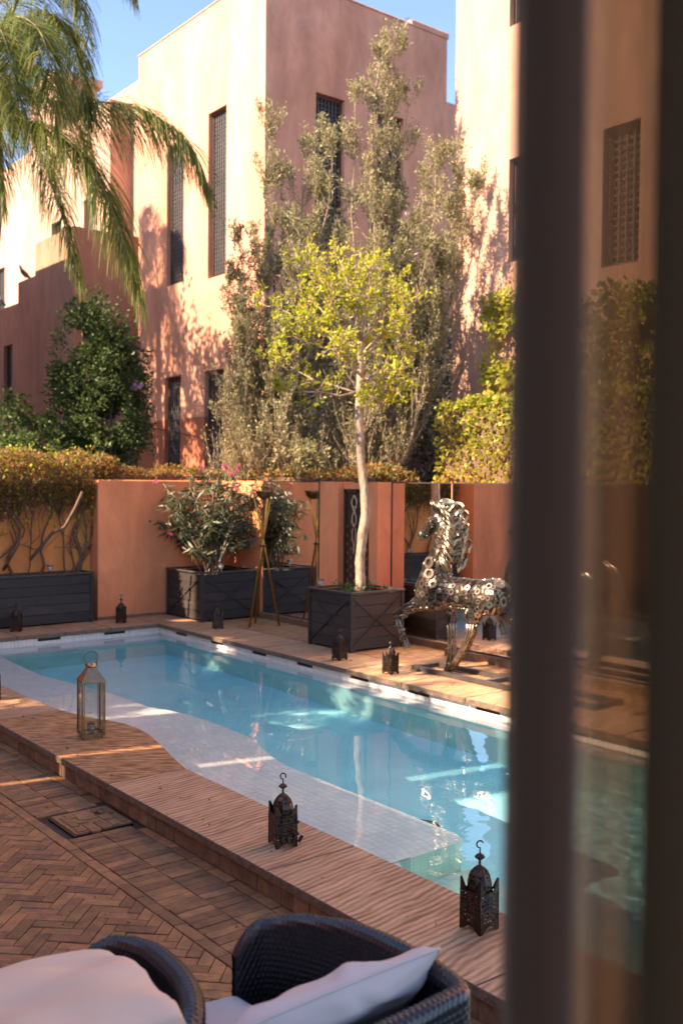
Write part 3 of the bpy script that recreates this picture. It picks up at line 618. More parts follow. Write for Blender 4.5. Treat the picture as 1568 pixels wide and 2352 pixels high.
tw=building('corner_tower',10.7,15.82,15.46,20.95,11.36,M_tower,'tall terracotta corner tower with narrow lattice windows rising behind the olive trees',
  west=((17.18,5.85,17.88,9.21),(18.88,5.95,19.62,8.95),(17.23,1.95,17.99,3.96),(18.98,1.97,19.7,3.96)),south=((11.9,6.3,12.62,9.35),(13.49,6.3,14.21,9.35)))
cp=MB(tw.location); cp.span((14.4,15.8,11.361),(15.49,16.1,11.5),bev=.03); cp.span((10.68,15.8,11.3605),(10.86,20.97,11.40),bev=.02); cp.span((10.861,15.8,11.3605),(14.39,16.0,11.40),bev=.02); cp.build('parapet_coping',M_tower,tw)
building('low_block_behind_tower',15.0,17.5,19,20,10.9,M_tower,'lower terracotta block just visible between the two towers')
rt=building('right_tower',9.96,1.5,14.5,10.02,12.4,M_rt,'sunlit pale terracotta building at right, tree shadows on its wall, partly behind the curtain',
  west=((8.3,7.69,9.03,10.6),(8.3,4.61,9.0,5.96),(6.99,4.3,7.51,5.95)),pit=.09)
f1=building('stair_block',12.0,20.96,15,26.0,11.95,M_far,'narrow sunlit terracotta wall strip left of the corner tower')
f2=building('long_block',11.4,23.9,17,36,11.45,M_far,'long pale terracotta building behind the palm with a small roof turret',
  west=((24.9,5.7,25.5,9.2),(27.0,3.5,27.7,9.0),(31.4,6.0,32.2,8.4)))
for (a,b,c,d,e,g_) in ((27.3,11.451,29.3,13.0,11.4,12.6),(27.1,13.0,29.5,13.2,11.3,12.7)): MB(f2.location).span((e,a,b),(g_,c,d)).build('turret',M_far,f2)
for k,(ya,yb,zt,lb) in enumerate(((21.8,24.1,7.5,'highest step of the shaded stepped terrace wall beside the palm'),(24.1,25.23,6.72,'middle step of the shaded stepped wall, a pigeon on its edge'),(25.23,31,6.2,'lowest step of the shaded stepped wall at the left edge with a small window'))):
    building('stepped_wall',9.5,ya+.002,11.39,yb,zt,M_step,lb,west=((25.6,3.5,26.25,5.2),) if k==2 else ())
# unseen blocks and walls added left of the frame to shade the courtyard
nb=building('step_shade_block',-9,22.3,6.3,31,9.4,M_far,'terracotta block added out of view left of the palm to shade the stepped walls')
sh=building('paving_shade_block',-7.5,-3.5,-3.2,7.0,5.42,M_garden,'terracotta block added out of view left of the terrace to shade the paving')
def screen(y0,y1,h,label):  # thin unseen walls, heights and gaps shaped to let sun streaks through
    t=thing('shade_wall',(-4.6,y0,-.1),label,'wall','added shade walls left of the frame'); MB(t.location).span((-4.6,y0,-.1),(-4.38,y1,h),bev=.01).build('wall',M_garden,t)
screen(7.01,7.47,7.85,'tall terracotta shade wall added left of the frame, nearest the paving shade block')
screen(7.56,9.02,7.85,'tall terracotta shade wall added left of the frame, second from the paving shade block')
screen(9.72,10.75,9.4,'tall terracotta shade wall added left of the frame, third from the paving shade block')
screen(10.752,11.38,11.3,'tall narrow terracotta shade wall added left of the frame, beside the bridged light gap')
screen(11.381,12.0,7.35,'lower terracotta shade wall added left of the frame, under the bridged light gap')
MB((-4.6,6,0)).span((-4.6,11.385,8.35),(-4.38,12.0,11.3)).build('bridge',M_garden,thing('shade_bridge',(-4.6,6,0),'terracotta bridge added left of the frame to block sun above the light gap','wall'))  # unseen piece added to keep sun off the pier above the gap
screen(12.001,13.1,11.3,'tallest terracotta shade wall added left of the frame, just beyond the bridged light gap')
screen(13.102,17.0,8.3,'long terracotta shade wall added left of the frame, farthest from the paving shade block')
# ------------------------------------------------------------ iron lanterns
def pierced(mb,o,u,z,w_,h_,nx_,nz_,hole=.5,th=.0015,holes=None):
    """sheet of nx_ x nz_ cells, each with a diamond opening"""
    o,u,z=V(o),V(u),V(z); nrm=u.cross(z).normalized()*th
    for i in range(nx_):
        for k in range(nz_):
            a=o+u*(w_*i/nx_)+z*(h_*k/nz_); du=u*(w_/nx_); dz=z*(h_/nz_); c=a+du*.5+dz*.5
            hs=hole*random.uniform(.55,1.1); hw=du*.5*hs; hh=dz*.5*hs*random.uniform(.7,1)
            if random.random()<.12: mb.add([a,a+du,a+du+dz,a+dz],[(0,1,2,3)]); continue
            sh_=random.choice((0,1)); 
            q=[c-hh,c+hw,c+hh,c-hw]; co=[a,a+du,a+du+dz,a+dz]
            # corners joined to diamond tips
            mb.add(co+q,[(0,1,5,4),(1,2,6,5),(2,3,7,6),(3,0,4,7)])
def iron_lantern(loc,rz,label,cat='lantern',s=1.0,group='black pierced iron lanterns',hook=0):
    t=thing('iron_lantern',loc,label,cat,group,rz); a=.051*s; H=.150*s; f=.022*s; U=V((1,0,0)); Z=V((0,0,1))
    body=MB(); cs=[V((-a,-a,0)),V((a,-a,0)),V((a,a,0)),V((-a,a,0))]
    for i in range(4):
        p,q=cs[i],cs[(i+1)%4]; u=(q-p).normalized()
        pierced(body,p+Z*(f+.012*s),u,Z,2*a,H-f-.012*s,6,7,.62)
        # scalloped skirt and feet
        n=8
        for k in range(n):
            x0_,x1_=k/n,(k+1)/n; g=lambda x:(0 if x<.16 or x>.84 else (f*.95*min(1,sin((x-.16)/.68*pi)*1.25)))
            body.add([p+u*2*a*x0_+Z*g(x0_+.001),p+u*2*a*x1_+Z*g(x1_-.001),p+u*2*a*x1_+Z*(f+.0121*s),p+u*2*a*x0_+Z*(f+.0121*s)],[(0,1,2,3)])
    for c in cs: body.tube([c,c+Z*H],.0028*s,5)
    for zz in (H*.42,H*.74,H): body.tube([c*1.015+Z*zz for c in cs],.0022*s,4,closed=True)
    body.build('body',M_iron,t)
    for i,c in enumerate(cs):
        sp=MB(); ux=V((-1 if c.x>0 else 1,0,0)); uy=V((0,-1 if c.y>0 else 1,0)); c=c*1.02; h=(.043+.006*random.random())*s
        for u in (ux,uy):
            b0=c+Z*H; sp.add([b0,b0+u*.03*s,b0+u*.012*s+Z*h*.8,b0+u*.007*s+Z*h,b0+Z*h],[(0,1,2,3,4)])
            nn=(ux+uy)*.0018*s; sp.add([b0+nn,b0+u*.03*s+nn,b0+u*.012*s+Z*h*.8+nn,b0+u*.007*s+Z*h+nn,b0+Z*h+nn],[(0,1,2,3,4)])
        sp.build('corner_spike',M_iron,t)
    dome=MB(); pr=[(.046,0),(.0475,.012),(.047,.03),(.043,.05),(.035,.068),(.022,.083),(.014,.089)]; n=8
    for j in range(n):
        th0,th1=2*pi*j/n+pi/8,2*pi*(j+1)/n+pi/8
        for k in range(len(pr)-1):
            (r0,z0_),(r1,z1_)=pr[k],pr[k+1]
            P=[V((r*cos(th),r*sin(th),H/s-.004+z))*s for r,z,th in ((r0,z0_,th0),(r0,z0_,th1),(r1,z1_,th1),(r1,z1_,th0))]
            if k in (1,3) :
                c=(P[0]+P[1]+P[2]+P[3])/4; q=[c+((P[m]+P[(m+1)%4])/2-c)*(.45) for m in range(4)]
                dome.add(P+q,[(0,1,5,4),(1,2,6,5),(2,3,7,6),(3,0,4,7)])
            else: dome.add(P,[(0,1,2,3)])
        dome.tube([V((r*cos(th0),r*sin(th0),H/s-.004+z))*s*1.004 for r,z in pr],.0016*s,4)
    dome.build('dome',M_iron,t)
    fin=MB(); zt=H+.083*s
    fin.lathe([(.019*s,zt-.002),(.017*s,zt+.004*s),(.006*s,zt+.01*s),(.0045*s,zt+.028*s),(.006*s,zt+.03*s),(.015*s,zt+.036*s),(.021*s,zt+.041*s),(.0205*s,zt+.043*s),(.013*s,zt+.051*s),(.004*s,zt+.055*s),(.0035*s,zt+.06*s)],n=12)
    fin.build('finial',M_iron,t)
    hk=MB(); base=V((0,0,zt+.055*s)); rr=.0125*s
    pts=[base,base+Z*.022*s]; c=base+Z*(.034*s)
    end=1.5*pi+.2 if not hook else 1.1*pi
    for k in range(17):
        th=-pi/2-.35-end*k/16 if not hook else -pi*.75-end*k/16
        pts.append(c+V((cos(th)*rr,0,sin(th)*rr*1.15)))
    hk.tube(pts,.0031*s,7).build('hook',M_iron,t).rotation_euler.z=-R(38)-rz
    ca=MB(); ca.lathe([(0,.02*s),(.02*s,.02*s),(.02*s,.035*s),(0,.035*s)],n=12); ca.build('tray',M_iron,t)
    return t
def hinge(t,side):
    h=MB(); a=.052
    for z in (.06,.115): h.box((side*a,-a+.0,z),(.016,.008,.012)); h.tube([(side*a+.004*side,-a-.003,z-.006),(side*(a+.006),-a-.003,z+.008)],.003,5)
    h.box((0,-a-.001,.062),(2*a,.005,.006)); h.build('hinge',M_iron,t)
L1=iron_lantern((2.675,3.77,0),R(-14.6),'pierced black iron lantern with closed ring hook, on the wavy coping beside the white ledge'); hinge(L1,1)
d_=MB()  # the half-open little door
for k in range(4): d_.box((-.02+.028*k,-.062,.038),(.016,.004,.034),M=Matrix.Rotation(.3*(k-1),3,'Y'))
d_.build('door',M_iron,L1)
iron_lantern((2.765,2.60,0),R(2.4),'pierced black iron lantern with open hook, on the coping right beside the dark curtain',s=1.0,hook=1)
iron_lantern((5.33,10.86,0),R(-38),'small black iron lantern alone in front of the smooth terracotta wall panel',s=1.0)
iron_lantern((6.02,9.80,0),R(-20),'black iron lantern before the oleander planter, left of the golden tripod',s=1.0)
iron_lantern((5.90,7.40,0),R(5),'black iron lantern in front of the tree planter corner',s=1.0)
iron_lantern((5.84,6.60,0),R(8),'black iron lantern between the tree planter and the horse statue',s=1.0)
iron_lantern((4.08,10.90,0),R(-30),'black iron lantern in front of the long low planter at far left',s=1.05)
iron_lantern((2.66,7.64,0),R(10),'iron lantern on the near coping, cut by the left edge of the photo',s=1.0)
# ------------------------------------------------------------ brass lantern
t=thing('brass_lantern',(2.80,6.14,0),'tall glass lantern with copper brass roof and ring handle on the bulge of the coping','lantern',rz=R(-12)); s=.077
b=MB(); b.span((-s+.014,-s+.014,0),(s-.014,s-.014,.018)); b.span((-s,-s,.018),(s,s,.026),bev=.002); b.build('base',M_brassf,t)
fr=MB()
for x in (-s+.005,s-.005):
    for y in (-s+.005,s-.005): fr.span((x-.005,y-.005,.026),(x+.005,y+.005,.372))
for z in (.029,.369):
    for sg in (-1,1): fr.span((-s+.0105,sg*(s-.004)-.003,z-.003),(s-.0105,sg*(s-.004)+.003,z+.003)); fr.span((sg*(s-.004)-.003,-s+.0105,z-.003),(sg*(s-.004)+.003,s-.0105,z+.003))
for sg in (-1,1):
    for u in (-1,1): fr.span((u*(s-.016)-.002,sg*(s-.004)-.0025,.0325),(u*(s-.016)+.002,sg*(s-.004)+.0025,.3655)); fr.span((sg*(s-.004)-.0025,u*(s-.016)-.002,.0325),(sg*(s-.004)+.0025,u*(s-.016)+.002,.3655))
fr.build('frame',M_brassf,t)
for sg in (-1,1):
    MB().span((-s+.0185,sg*(s-.005)-.001,.033),(s-.0185,sg*(s-.005)+.001,.365)).build('pane',M_glass,t)
    MB().span((sg*(s-.005)-.001,-s+.0185,.033),(sg*(s-.005)+.001,s-.0185,.365)).build('pane',M_glass,t)
rf=MB(); e=s+.001; q=.026
rf.add([(-e,-e,.372),(e,-e,.372),(e,e,.372),(-e,e,.372),(-e,-e,.38),(e,-e,.38),(e,e,.38),(-e,e,.38),(-q,-q,.462),(q,-q,.462),(q,q,.462),(-q,q,.462)],[(3,2,1,0),(0,1,5,4),(1,2,6,5),(2,3,7,6),(3,0,4,7),(4,5,9,8),(5,6,10,9),(6,7,11,10),(7,4,8,11),(8,9,10,11)])
rf.build('roof',M_brass,t)
MB().lathe([(.024,.462),(.036,.466),(.038,.471),(.034,.482),(.02,.494),(0,.5)],n=18).build('cap',M_brass,t)
hd=MB(); pts=[]
for k in range(21):
    th=-.62-(-1)*0+ (pi+1.24)*k/20; pts.append((.0455*cos(th),0,.525+.042*sin(th)))
hd.tube(pts,.0028,7); 
for x in (-.036,.036): hd.tube([(x,0,.472),(x*1.02,0,.502)],.004,6)
hd.build('handle',M_brassf,t)
cu=MB(); cu.lathe([(0,.028),(.021,.028),(.022,.04),(.026,.10),(.0245,.10),(.02,.042),(0,.036)],(-.004,-.012,0),16); cu.build('candle_cup',M_glass,t)
MB().lathe([(0,.036),(.019,.036),(.0215,.075),(0,.075)],(-.004,-.012,.0),14).build('candle',M_frost,t)
MB().tube([(-s-.002,-s+.02,.24),(-s-.012,-s+.012,.245)],.002,5).build('latch',M_iron,t)
# ------------------------------------------------------------ golden tripod
t=thing('fire_bowl',(6.56,9.66,0),'golden tripod of crossed tubes carrying a shallow brass bowl beside the mirror','fire bowl')
org=V(t.location); top=V((6.62,9.72,1.50)); cr=V((6.565,9.69,.94))
for f_ in ((6.36,9.66),(6.60,9.90),(6.70,9.54)):
    p=V((*f_,.0)); c=cr+(p-V((cr.x,cr.y,0)))*.08; q=c+(c-p)*.66; q.z=1.50
    MB(org).tube([p,c,q],.0125,10).build('leg',M_gold,t)
MB(org).tube([cr+V((.034*cos(a),.034*sin(a),0)) for a in np.linspace(0,2*pi,15)[:-1]],.011,6,closed=True).build('binding',M_iron,t)
MB(org).lathe([(0,-.0),(.04,.0),(.085,.035),(.105,.085),(.112,.105),(.108,.105),(.10,.085),(.08,.04),(.03,.012),(0,.01)],(top.x-.02,top.y,1.485),24).build('bowl',M_brassf,t)
# ------------------------------------------------------------ spike lights
for p,lb in (((6.29,8.22,.52),'small solar garden light at the left corner of the tree planter'),((4.63,11.3,.52),'small garden light near the right end of the vine planter'),((3.98,11.28,.52),'small garden light in the vine planter at the left edge'),((6.45,10.42,.52),'small garden light among the oleander stems')):
    t=thing('garden_light',p,lb,'garden light','spike lights in the planters')
    MB().tube([(0,0,0),(0,0,.10)],.006,6).build('spike',M_trim,t)
    MB().lathe([(.008,.10),(.02,.11),(.03,.145),(.03,.15),(.026,.15),(.016,.115)],n=12).build('shade',M_frost,t)
    MB().lathe([(0,.15),(.035,.15),(.035,.165),(0,.17)],n=12).build('cap',M_steel,t)
# ------------------------------------------------------------ scrap-metal horse
horse=thing('horse_statue',(6.35,6.2,0),'prancing horse statue welded from steel rings, gears and curled strips, one foreleg raised','statue'); HO=V(horse.location); HX=6.36
fr=MB(HO)
for x in (6.12,6.42): fr.span((x,4.6,.002),(x+.045,6.63,.04))
for y in (6.585,5.74,4.62): fr.span((6.1655,y,.003),(6.4195,y+.045,.038))
fr.build('base_frame',M_trim,horse)
MB(HO).span((6.36,6.25,.001),(6.52,6.55,.008)).build('base_plate',M_trim,horse)
def skin(name,verts,edges,mtl,parent,org,sub=2,root=0):
    me=bpy.data.meshes.new(name+'_sk'); me.from_pydata([tuple(V(v[:3])-org) for v in verts],edges,[]); o=bpy.data.objects.new(name+'_sk',me); col.objects.link(o)
    md=o.modifiers.new('s','SKIN'); 
    if not me.skin_vertices: 
        bpy.context.view_layer.objects.active=o
    sv=me.skin_vertices[0].data
    for i,v in enumerate(verts):
        r=v[3]; sv[i].radius=(r if not isinstance(r,tuple) else r[0], r if not isinstance(r,tuple) else r[1]); sv[i].use_root=(i==root)
    md.use_smooth_shade=True; ss=o.modifiers.new('u','SUBSURF'); ss.levels=sub; ss.render_levels=sub
    dg=bpy.context.evaluated_depsgraph_get(); m2=bpy.data.meshes.new_from_object(o.evaluated_get(dg)); m2.name=name
    bpy.data.objects.remove(o); m2.materials.clear(); m2.materials.append(mtl); return m2
hv=[ # x,y,z,r   0 barrel root
 (HX,6.20,.70,.165),(HX,6.38,.71,.17),(HX,6.54,.735,.18),(HX-.005,6.60,.82,.165),(HX-.01,6.55,.93,.135),(HX-.02,6.485,1.05,.105),(HX-.02,6.44,1.19,.09),(HX-.02,6.44,1.33,.085),
 (HX-.02,6.50,1.40,.082),(HX-.03,6.575,1.33,.075),(HX-.04,6.66,1.25,.054),(HX-.045,6.735,1.185,.048),
 (HX,6.03,.71,.165),(HX,5.87,.74,.18),(HX,5.74,.75,.145)]
HSC=.93
he=[(0,1),(1,2),(2,3),(3,4),(4,5),(5,6),(6,7),(7,8),(8,9),(9,10),(10,11),(0,12),(12,13),(13,14)]
def limb(at_,pts):
    p0=at_
    for p in pts: hv.append(p); he.append((p0,len(hv)-1)); p0=len(hv)-1
xl,xr=HX-.10,HX+.10
limb(2,[(xl,6.66,.60,.075),(xl-.02,6.83,.52,.048),(xl-.02,6.985,.45,.038),(xl-.01,6.955,.36,.026),(xl,6.90,.26,.024),(xl,6.875,.20,.034)])   # raised foreleg
limb(2,[(xr,6.50,.60,.07),(xr,6.46,.45,.04),(xr,6.455,.31,.032),(xr,6.455,.16,.026),(xr,6.465,.07,.034),(xr,6.47,.03,.04)])
limb(13,[(xl,5.96,.62,.095),(xl,6.0,.50,.055),(xl,6.02,.40,.040),(xl,6.08,.28,.034),(xl-.01,6.19,.13,.026),(xl-.01,6.25,.06,.034),(xl-.01,6.28,.03,.038)])
limb(13,[(xr,5.80,.62,.10),(xr,5.70,.52,.062),(xr,5.58,.42,.040),(xr,5.60,.26,.030),(xr,5.61,.12,.026),(xr,5.64,.05,.036)])
bme=skin('body',[(a,b,c,r*HSC) for a,b,c,r in hv],he,M_core,horse,HO); bo=link('body',bme,horse)
me=bo.data; npol=len(me.polygons); areas=np.zeros(npol); me.polygons.foreach_get('area',areas); cen=np.zeros(npol*3); me.polygons.foreach_get('center',cen); cen=cen.reshape(-1,3); nor=np.zeros(npol*3); me.polygons.foreach_get('normal',nor); nor=nor.reshape(-1,3)
def orn_ring(ri,n=14,h=.25,sq=1):
    mb=MB(); prof=[(ri,-.0),(ri,h),(1,h),(1,0)]; mb.lathe(prof,n=n,smooth=False); return mb
def orn_gear(k=14):
    mb=MB(); vs=[];fs=[]
    for j in range(2*k):
        th=2*pi*j/(2*k); r=1.0 if j%2 else .8
        vs+=[(r*cos(th),r*sin(th),0),(r*cos(th),r*sin(th),.22),(.42*cos(th),.42*sin(th),.22),(.42*cos(th),.42*sin(th),0)]
    for j in range(2*k):
        a,b_=4*j,4*((j+1)%(2*k)); fs+=[(a,b_,b_+1,a+1),(a+1,b_+1,b_+2,a+2),(a+2,b_+2,b_+3,a+3)]
    return mb.add(vs,fs)
def orn_disc(): return MB().lathe([(1,0),(1,.12),(.8,.2),(.35,.28),(.3,.1),(0,.08)],n=16,smooth=False)
def orn_plate():
    mb=MB(); 
    for i in range(4):
        x0_,x1_=-1.5+.75*i,-.75+.75*i; zf=lambda x:.3-.12*x*x
        mb.add([(x0_,-.38,zf(x0_)),(x1_,-.38,zf(x1_)),(x1_,.38,zf(x1_)),(x0_,.38,zf(x0_))],[(0,1,2,3)]); mb.add([(x0_,-.38,zf(x0_)-.15),(x1_,-.38,zf(x1_)-.15),(x1_,-.38,zf(x1_)),(x0_,-.38,zf(x0_))],[(0,1,2,3)]); mb.add([(x0_,.38,zf(x0_)-.15),(x1_,.38,zf(x1_)-.15),(x1_,.38,zf(x1_)),(x0_,.38,zf(x0_))],[(3,2,1,0)])
    return mb
def orn_rod(): return MB().tube([(-1.6,0,.1),(0,0,.28),(1.6,0,.1)],.24,5)
orns=[('ring',orn_ring(.58)),('washer',orn_ring(.34,14,.15)),('gear',orn_gear()),('disc',orn_disc()),('plate',orn_plate()),('nut',orn_ring(.5,6,.5)),('rod',orn_rod())]
orn_me=[(n_,m_.mesh(n_,M_steel)) for n_,m_ in orns]
prob=areas/areas.sum(); placed=[]; small=[]
def try_place(cnt,r0,r1,kinds,dst,lim,ov=.8):
    idx=rng.choice(npol,cnt,p=prob)
    for i in idx:
        p=V(cen[i]); r=random.uniform(r0,r1); nn=V(nor[i])
        if p.z<.45 and r>.03: r*=.45
        if p.z>1.0 and r>.03: r*=.6
        if abs(p.z-.0)<.06 : continue
        if any((p-q).length<(r+s_)*ov for q,s_,_,_ in placed): continue
        placed.append((p,r,nn,random.choice(kinds)))
try_place(22,.042,.056,(2,3,0),placed,99,.85)
try_place(1300,.020,.034,(0,0,1,2,4,3),placed,99,.75)
try_place(11000,.008,.017,(1,0,5,4,6,1),placed,99,.72)
placed.sort(key=lambda k:-k[1]*(1.6 if k[2].x<.2 else .5))
rest=MB()
for k,(p,r,nn,kd) in enumerate(placed):
    q=nn.to_track_quat('Z','Y')@Matrix.Rotation(random.uniform(0,2*pi),3,'Z').to_quaternion()
    if k<240:
        o=link(orn_me[kd][0],orn_me[kd][1],horse); o.location=p+nn*.002; o.rotation_mode='QUATERNION'; o.rotation_quaternion=q; o.scale=(r,r,r)
    else:
        m4=Matrix.Translation(p+nn*.002)@q.to_matrix().to_4x4()@Matrix.Scale(r,4); src=orns[kd][1]; rest.add([m4@V(v) for v in src.v],src.f)
rest.build('scrap_piece',M_steel,horse,kind='stuff')
def rods(chain,n,label='leg_rod'):
    mb=MB(HO)
    for k in range(n):
        th=2*pi*k/n+random.uniform(-.3,.3); pts=[];
        for (x,y,z,r) in chain: pts.append((x+cos(th)*r*1.0,y+sin(th)*r*1.0,z))
        mb.tube(pts,.0085,5)
    mb.build(label,M_steel,horse)
rods([(xl,6.70,.57,.06),(xl-.02,6.83,.52,.05),(xl-.02,6.97,.455,.036)],8); rods([(xl-.01,6.965,.42,.03),(xl,6.91,.28,.022)],6)
rods([(xr,6.47,.50,.045),(xr,6.455,.31,.036),(xr,6.455,.14,.03),(xr,6.465,.05,.042)],9)
rods([(xl,6.0,.48,.055),(xl,6.02,.40,.044),(xl,6.08,.28,.036),(xl-.01,6.18,.14,.028),(xl-.01,6.26,.05,.042)],9); rods([(xr,5.68,.50,.05),(xr,5.58,.42,.042),(xr,5.60,.26,.032),(xr,5.61,.12,.028),(xr,5.64,.04,.04)],8)
for (x,y,z,dx,dy,dz) in ((xl+.0,6.865,.19,0,-.35,-.9),(xr,6.475,.045,0,.1,-1),(xl-.01,6.29,.045,0,.15,-1),(xr,5.645,.045,0,.1,-1)):
    M=V((dx,dy,dz)).to_track_quat('Z','Y').to_matrix(); MB(HO).lathe([(.026,-.035),(.034,.0),(.041,.035),(.038,.037),(0,.037)],(x,y,z),14,M=M).build('hoof',M_steel,horse)
for sx_ in (-.03,.03):
    MB(HO).tube([(HX-.02+sx_,6.52,1.43),(HX-.02+sx_*1.3,6.56,1.50),(HX-.02+sx_*1.3,6.575,1.545)],[.02,.016,.003],7).build('ear',M_mane,horse)
MB(HO).lathe([(0,.012),(.012,.01),(.016,0)],(HX-.085,6.56,1.345),10,M=V((-1,0,0)).to_track_quat('Z','Y').to_matrix()).build('eye',M_mane,horse)
# curled strips of the mane, laid over each other down the neck
mk=[(6.53,1.50),(6.47,1.49),(6.42,1.47),(6.37,1.41),(6.35,1.34),(6.345,1.26),(6.35,1.18),(6.37,1.10),(6.39,1.02),(6.41,.96)]
def mane_curl(y,z,sx,ang,s_):
    """a strip that springs out of the crest and folds down over the side"""
    mb=MB(HO); pts=[];
    for k in range(8):
        a=k/7; th=pi*1.25*a-.2
        pts.append(V((HX-.02+sx*(.02+.085*s_*sin(th*.7)),y-.055*s_*(1-cos(th))*.8-ang*.03*a,z+.035*s_*sin(th)-.035*a*s_)))
    wd=V((0,.25,.97)).normalized()*.0165*s_; vs=[];fs=[]
    for p in pts: vs+=[p-wd,p+wd,p+wd+V((sx*.002,0,.002)),p-wd+V((sx*.002,0,.002))]
    for k in range(7): a,b_=4*k,4*k+4; fs+=[(a,a+1,b_+1,b_),(a+1,a+2,b_+2,b_+1),(a+2,a+3,b_+3,b_+2),(a+3,a,b_,b_+3)]
    mb.add(vs,fs,True); return mb
for i in range(150):
    u=i/150*(len(mk)-1); k=int(u); y=mk[k][0]+(mk[min(k+1,9)][0]-mk[k][0])*(u-k); z=mk[k][1]+(mk[min(k+1,9)][1]-mk[k][1])*(u-k)
    mane_curl(y+random.gauss(.03,.022),z+random.gauss(0,.008),-1 if i%4 else 1,random.uniform(-1,1),random.uniform(.8,1.35)).build('mane_curl',M_mane,horse)
for k in range(16): # tail
    a=random.uniform(-.03,.03); pts=[(HX+a,5.68+a,.86),(HX+a*1.6,5.58,.97+random.uniform(-.02,.03)),(HX+a*2.2,5.48,.93),(HX+a*2.5,5.42+a,.78),(HX+a*2.5,5.44+a,.60),(HX+a*2,5.46-a*2,.46)]
    MB(HO).tube(pts,[.009,.012,.012,.01,.008,.003],5).build('tail_strand',M_mane,horse)
# ------------------------------------------------------------ rattan tub chairs
def rattan_shell(org,path,hts,th=.055,cell=.0165,name='shell',parent=None,zb=Z0+.02,amp=.0052):
    """woven wall following a plan path; hts gives the rim height along it"""
    P=[V((x,y,0)) for x,y in path]; d=[0]
    for a,b in zip(P,P[1:]): d.append(d[-1]+(b-a).length)
    Ltot=d[-1]; nu=int(Ltot/cell)*4
    def pos(sv):
        for i in range(len(P)-1):
            if sv<=d[i+1] or i==len(P)-2:
                t=(sv-d[i])/(d[i+1]-d[i]); t=min(max(t,0),1)
                p0=P[max(i-1,0)];p1=P[i];p2=P[i+1];p3=P[min(i+2,len(P)-1)]
                q=.5*((2*p1)+(-p0+p2)*t+(2*p0-5*p1+4*p2-p3)*t*t+(-p0+3*p1-3*p2+p3)*t**3); h=hts[i]+(hts[i+1]-hts[i])*(t*t*(3-2*t)); return q,h
    verts=[];rows=[]
    cs=[pos(Ltot*i/nu) for i in range(nu+1)]
    H0=max(hts)-zb; m_up=int(H0/cell)*3; m_r=16; nv=m_up*2+m_r
    for i in range(nu+1):
        q,h=cs[i]; a=cs[max(i-1,0)][0]; b_=cs[min(i+1,nu)][0]; tg=(b_-a).normalized(); nr=V((tg.y,-tg.x,0))
        end=min(1,min(i,nu-i)/14); thh=th*(.35+.65*sqrt(end)) ; hh=h-(.03*(1-end)**2)
        for j in range(nv+1):
            if j<=m_up: z=zb+(hh-thh/2-zb)*j/m_up; o=thh/2; nn=nr; dist=z
            elif j<=m_up+m_r: a_=pi*(j-m_up)/m_r; o=thh/2*cos(a_); z=hh-thh/2+thh/2*sin(a_); nn=nr*cos(a_)+V((0,0,sin(a_))); dist=hh-thh/2+thh/2*a_
            else: k=(j-m_up-m_r)/m_up; z=(hh-thh/2)+(zb-(hh-thh/2))*k; o=-thh/2; nn=-nr; dist=z
            U=Ltot*i/nu/cell; W_=dist/cell; row=math.floor(W_)
            bump=abs(sin(pi*(U+.5*(row%2))))*abs(sin(pi*W_))
            p=q+nr*o+V((0,0,z))+nn*(amp*(bump-.4)); verts.append(tuple(p-V(org)))
    idx=np.arange((nu+1)*(nv+1)).reshape(nu+1,nv+1); f=np.stack([idx[:-1,:-1],idx[1:,:-1],idx[1:,1:],idx[:-1,1:]],-1).reshape(-1,4)
    return link(name,np_mesh(name,verts,f,M_rattan,True),parent)
def cushion(org,c,d,rx,ry,rz,mtl,parent,name='cushion',puff=1.0,wr=.006,corner=3.2,seed=0,n=44,flat=0,ex=.42):
    """pillow: superellipse plan with pinched edge and folds"""
    M=Matrix.Rotation(rz,3,'Z')@Matrix.Rotation(ry,3,'Y')@Matrix.Rotation(rx,3,'X'); vs=[];fs=[]
    for s_ in (1,-1):
        for i in range(n+1):
            for j in range(n+1):
                u=-1+2*i/n; v=-1+2*j/n; e=(1-abs(u)**corner)*(1-abs(v)**corner); e=max(e,0)**ex
                pin=1-.06*(abs(u*v))**2*0; x=u*d[0]/2*(1-.07*(1-abs(u))*0-.05*v*v*(abs(u)>.0)); y=v*d[1]/2*(1-.05*u*u)
                f1=noise.noise(V((u*2.1+seed,v*2.1,s_*2)))*wr*2.5; f2=wr*sin((u*9+v*4+seed)*1.2+4*noise.noise(V((u*2,v*3,seed))))*(abs(u)**2+abs(v)**2)*.5
                z=s_*(d[2]/2*e*puff)+(f1+f2)*min(1,e*2)
                vs.append(M@V((x,y,z))+V(c)-V(org))
    m=(n+1)**2
    for i in range(n):
        for j in range(n):
            a=i*(n+1)+j; fs+=[(a,a+n+1,a+n+2,a+1),(m+a,m+a+1,m+a+n+2,m+a+n+1)]
    mb=MB(); mb.add(vs,fs,True); o=mb.build(name,mtl,parent)
    edge=[i*(n+1) for i in range(n+1)]+[n*(n+1)+j for j in range(1,n+1)]+[i*(n+1)+n for i in range(n-1,-1,-1)]+[j for j in range(n-1,0,-1)]
    pm=MB(); pm.tube([vs[k] for k in edge],.004,5,closed=True); pm.build('piping',mtl,o); return o
c2=thing('rattan_chair',(1.35,1.95,Z0),'black woven rattan chair at right with lilac-grey seat cushion and slanting pillow','chair')
rattan_shell(c2.location,[(1.49,2.335),(1.585,2.31),(1.66,2.20),(1.70,2.05),(1.715,1.90),(1.72,1.78),(1.70,1.665),(1.63,1.645),(1.48,1.645),(1.30,1.645),(1.10,1.645),(.95,1.645)],[.40,.46,.485,.505,.51,.505,.50,.50,.495,.49,.485,.48],parent=c2,name='shell')
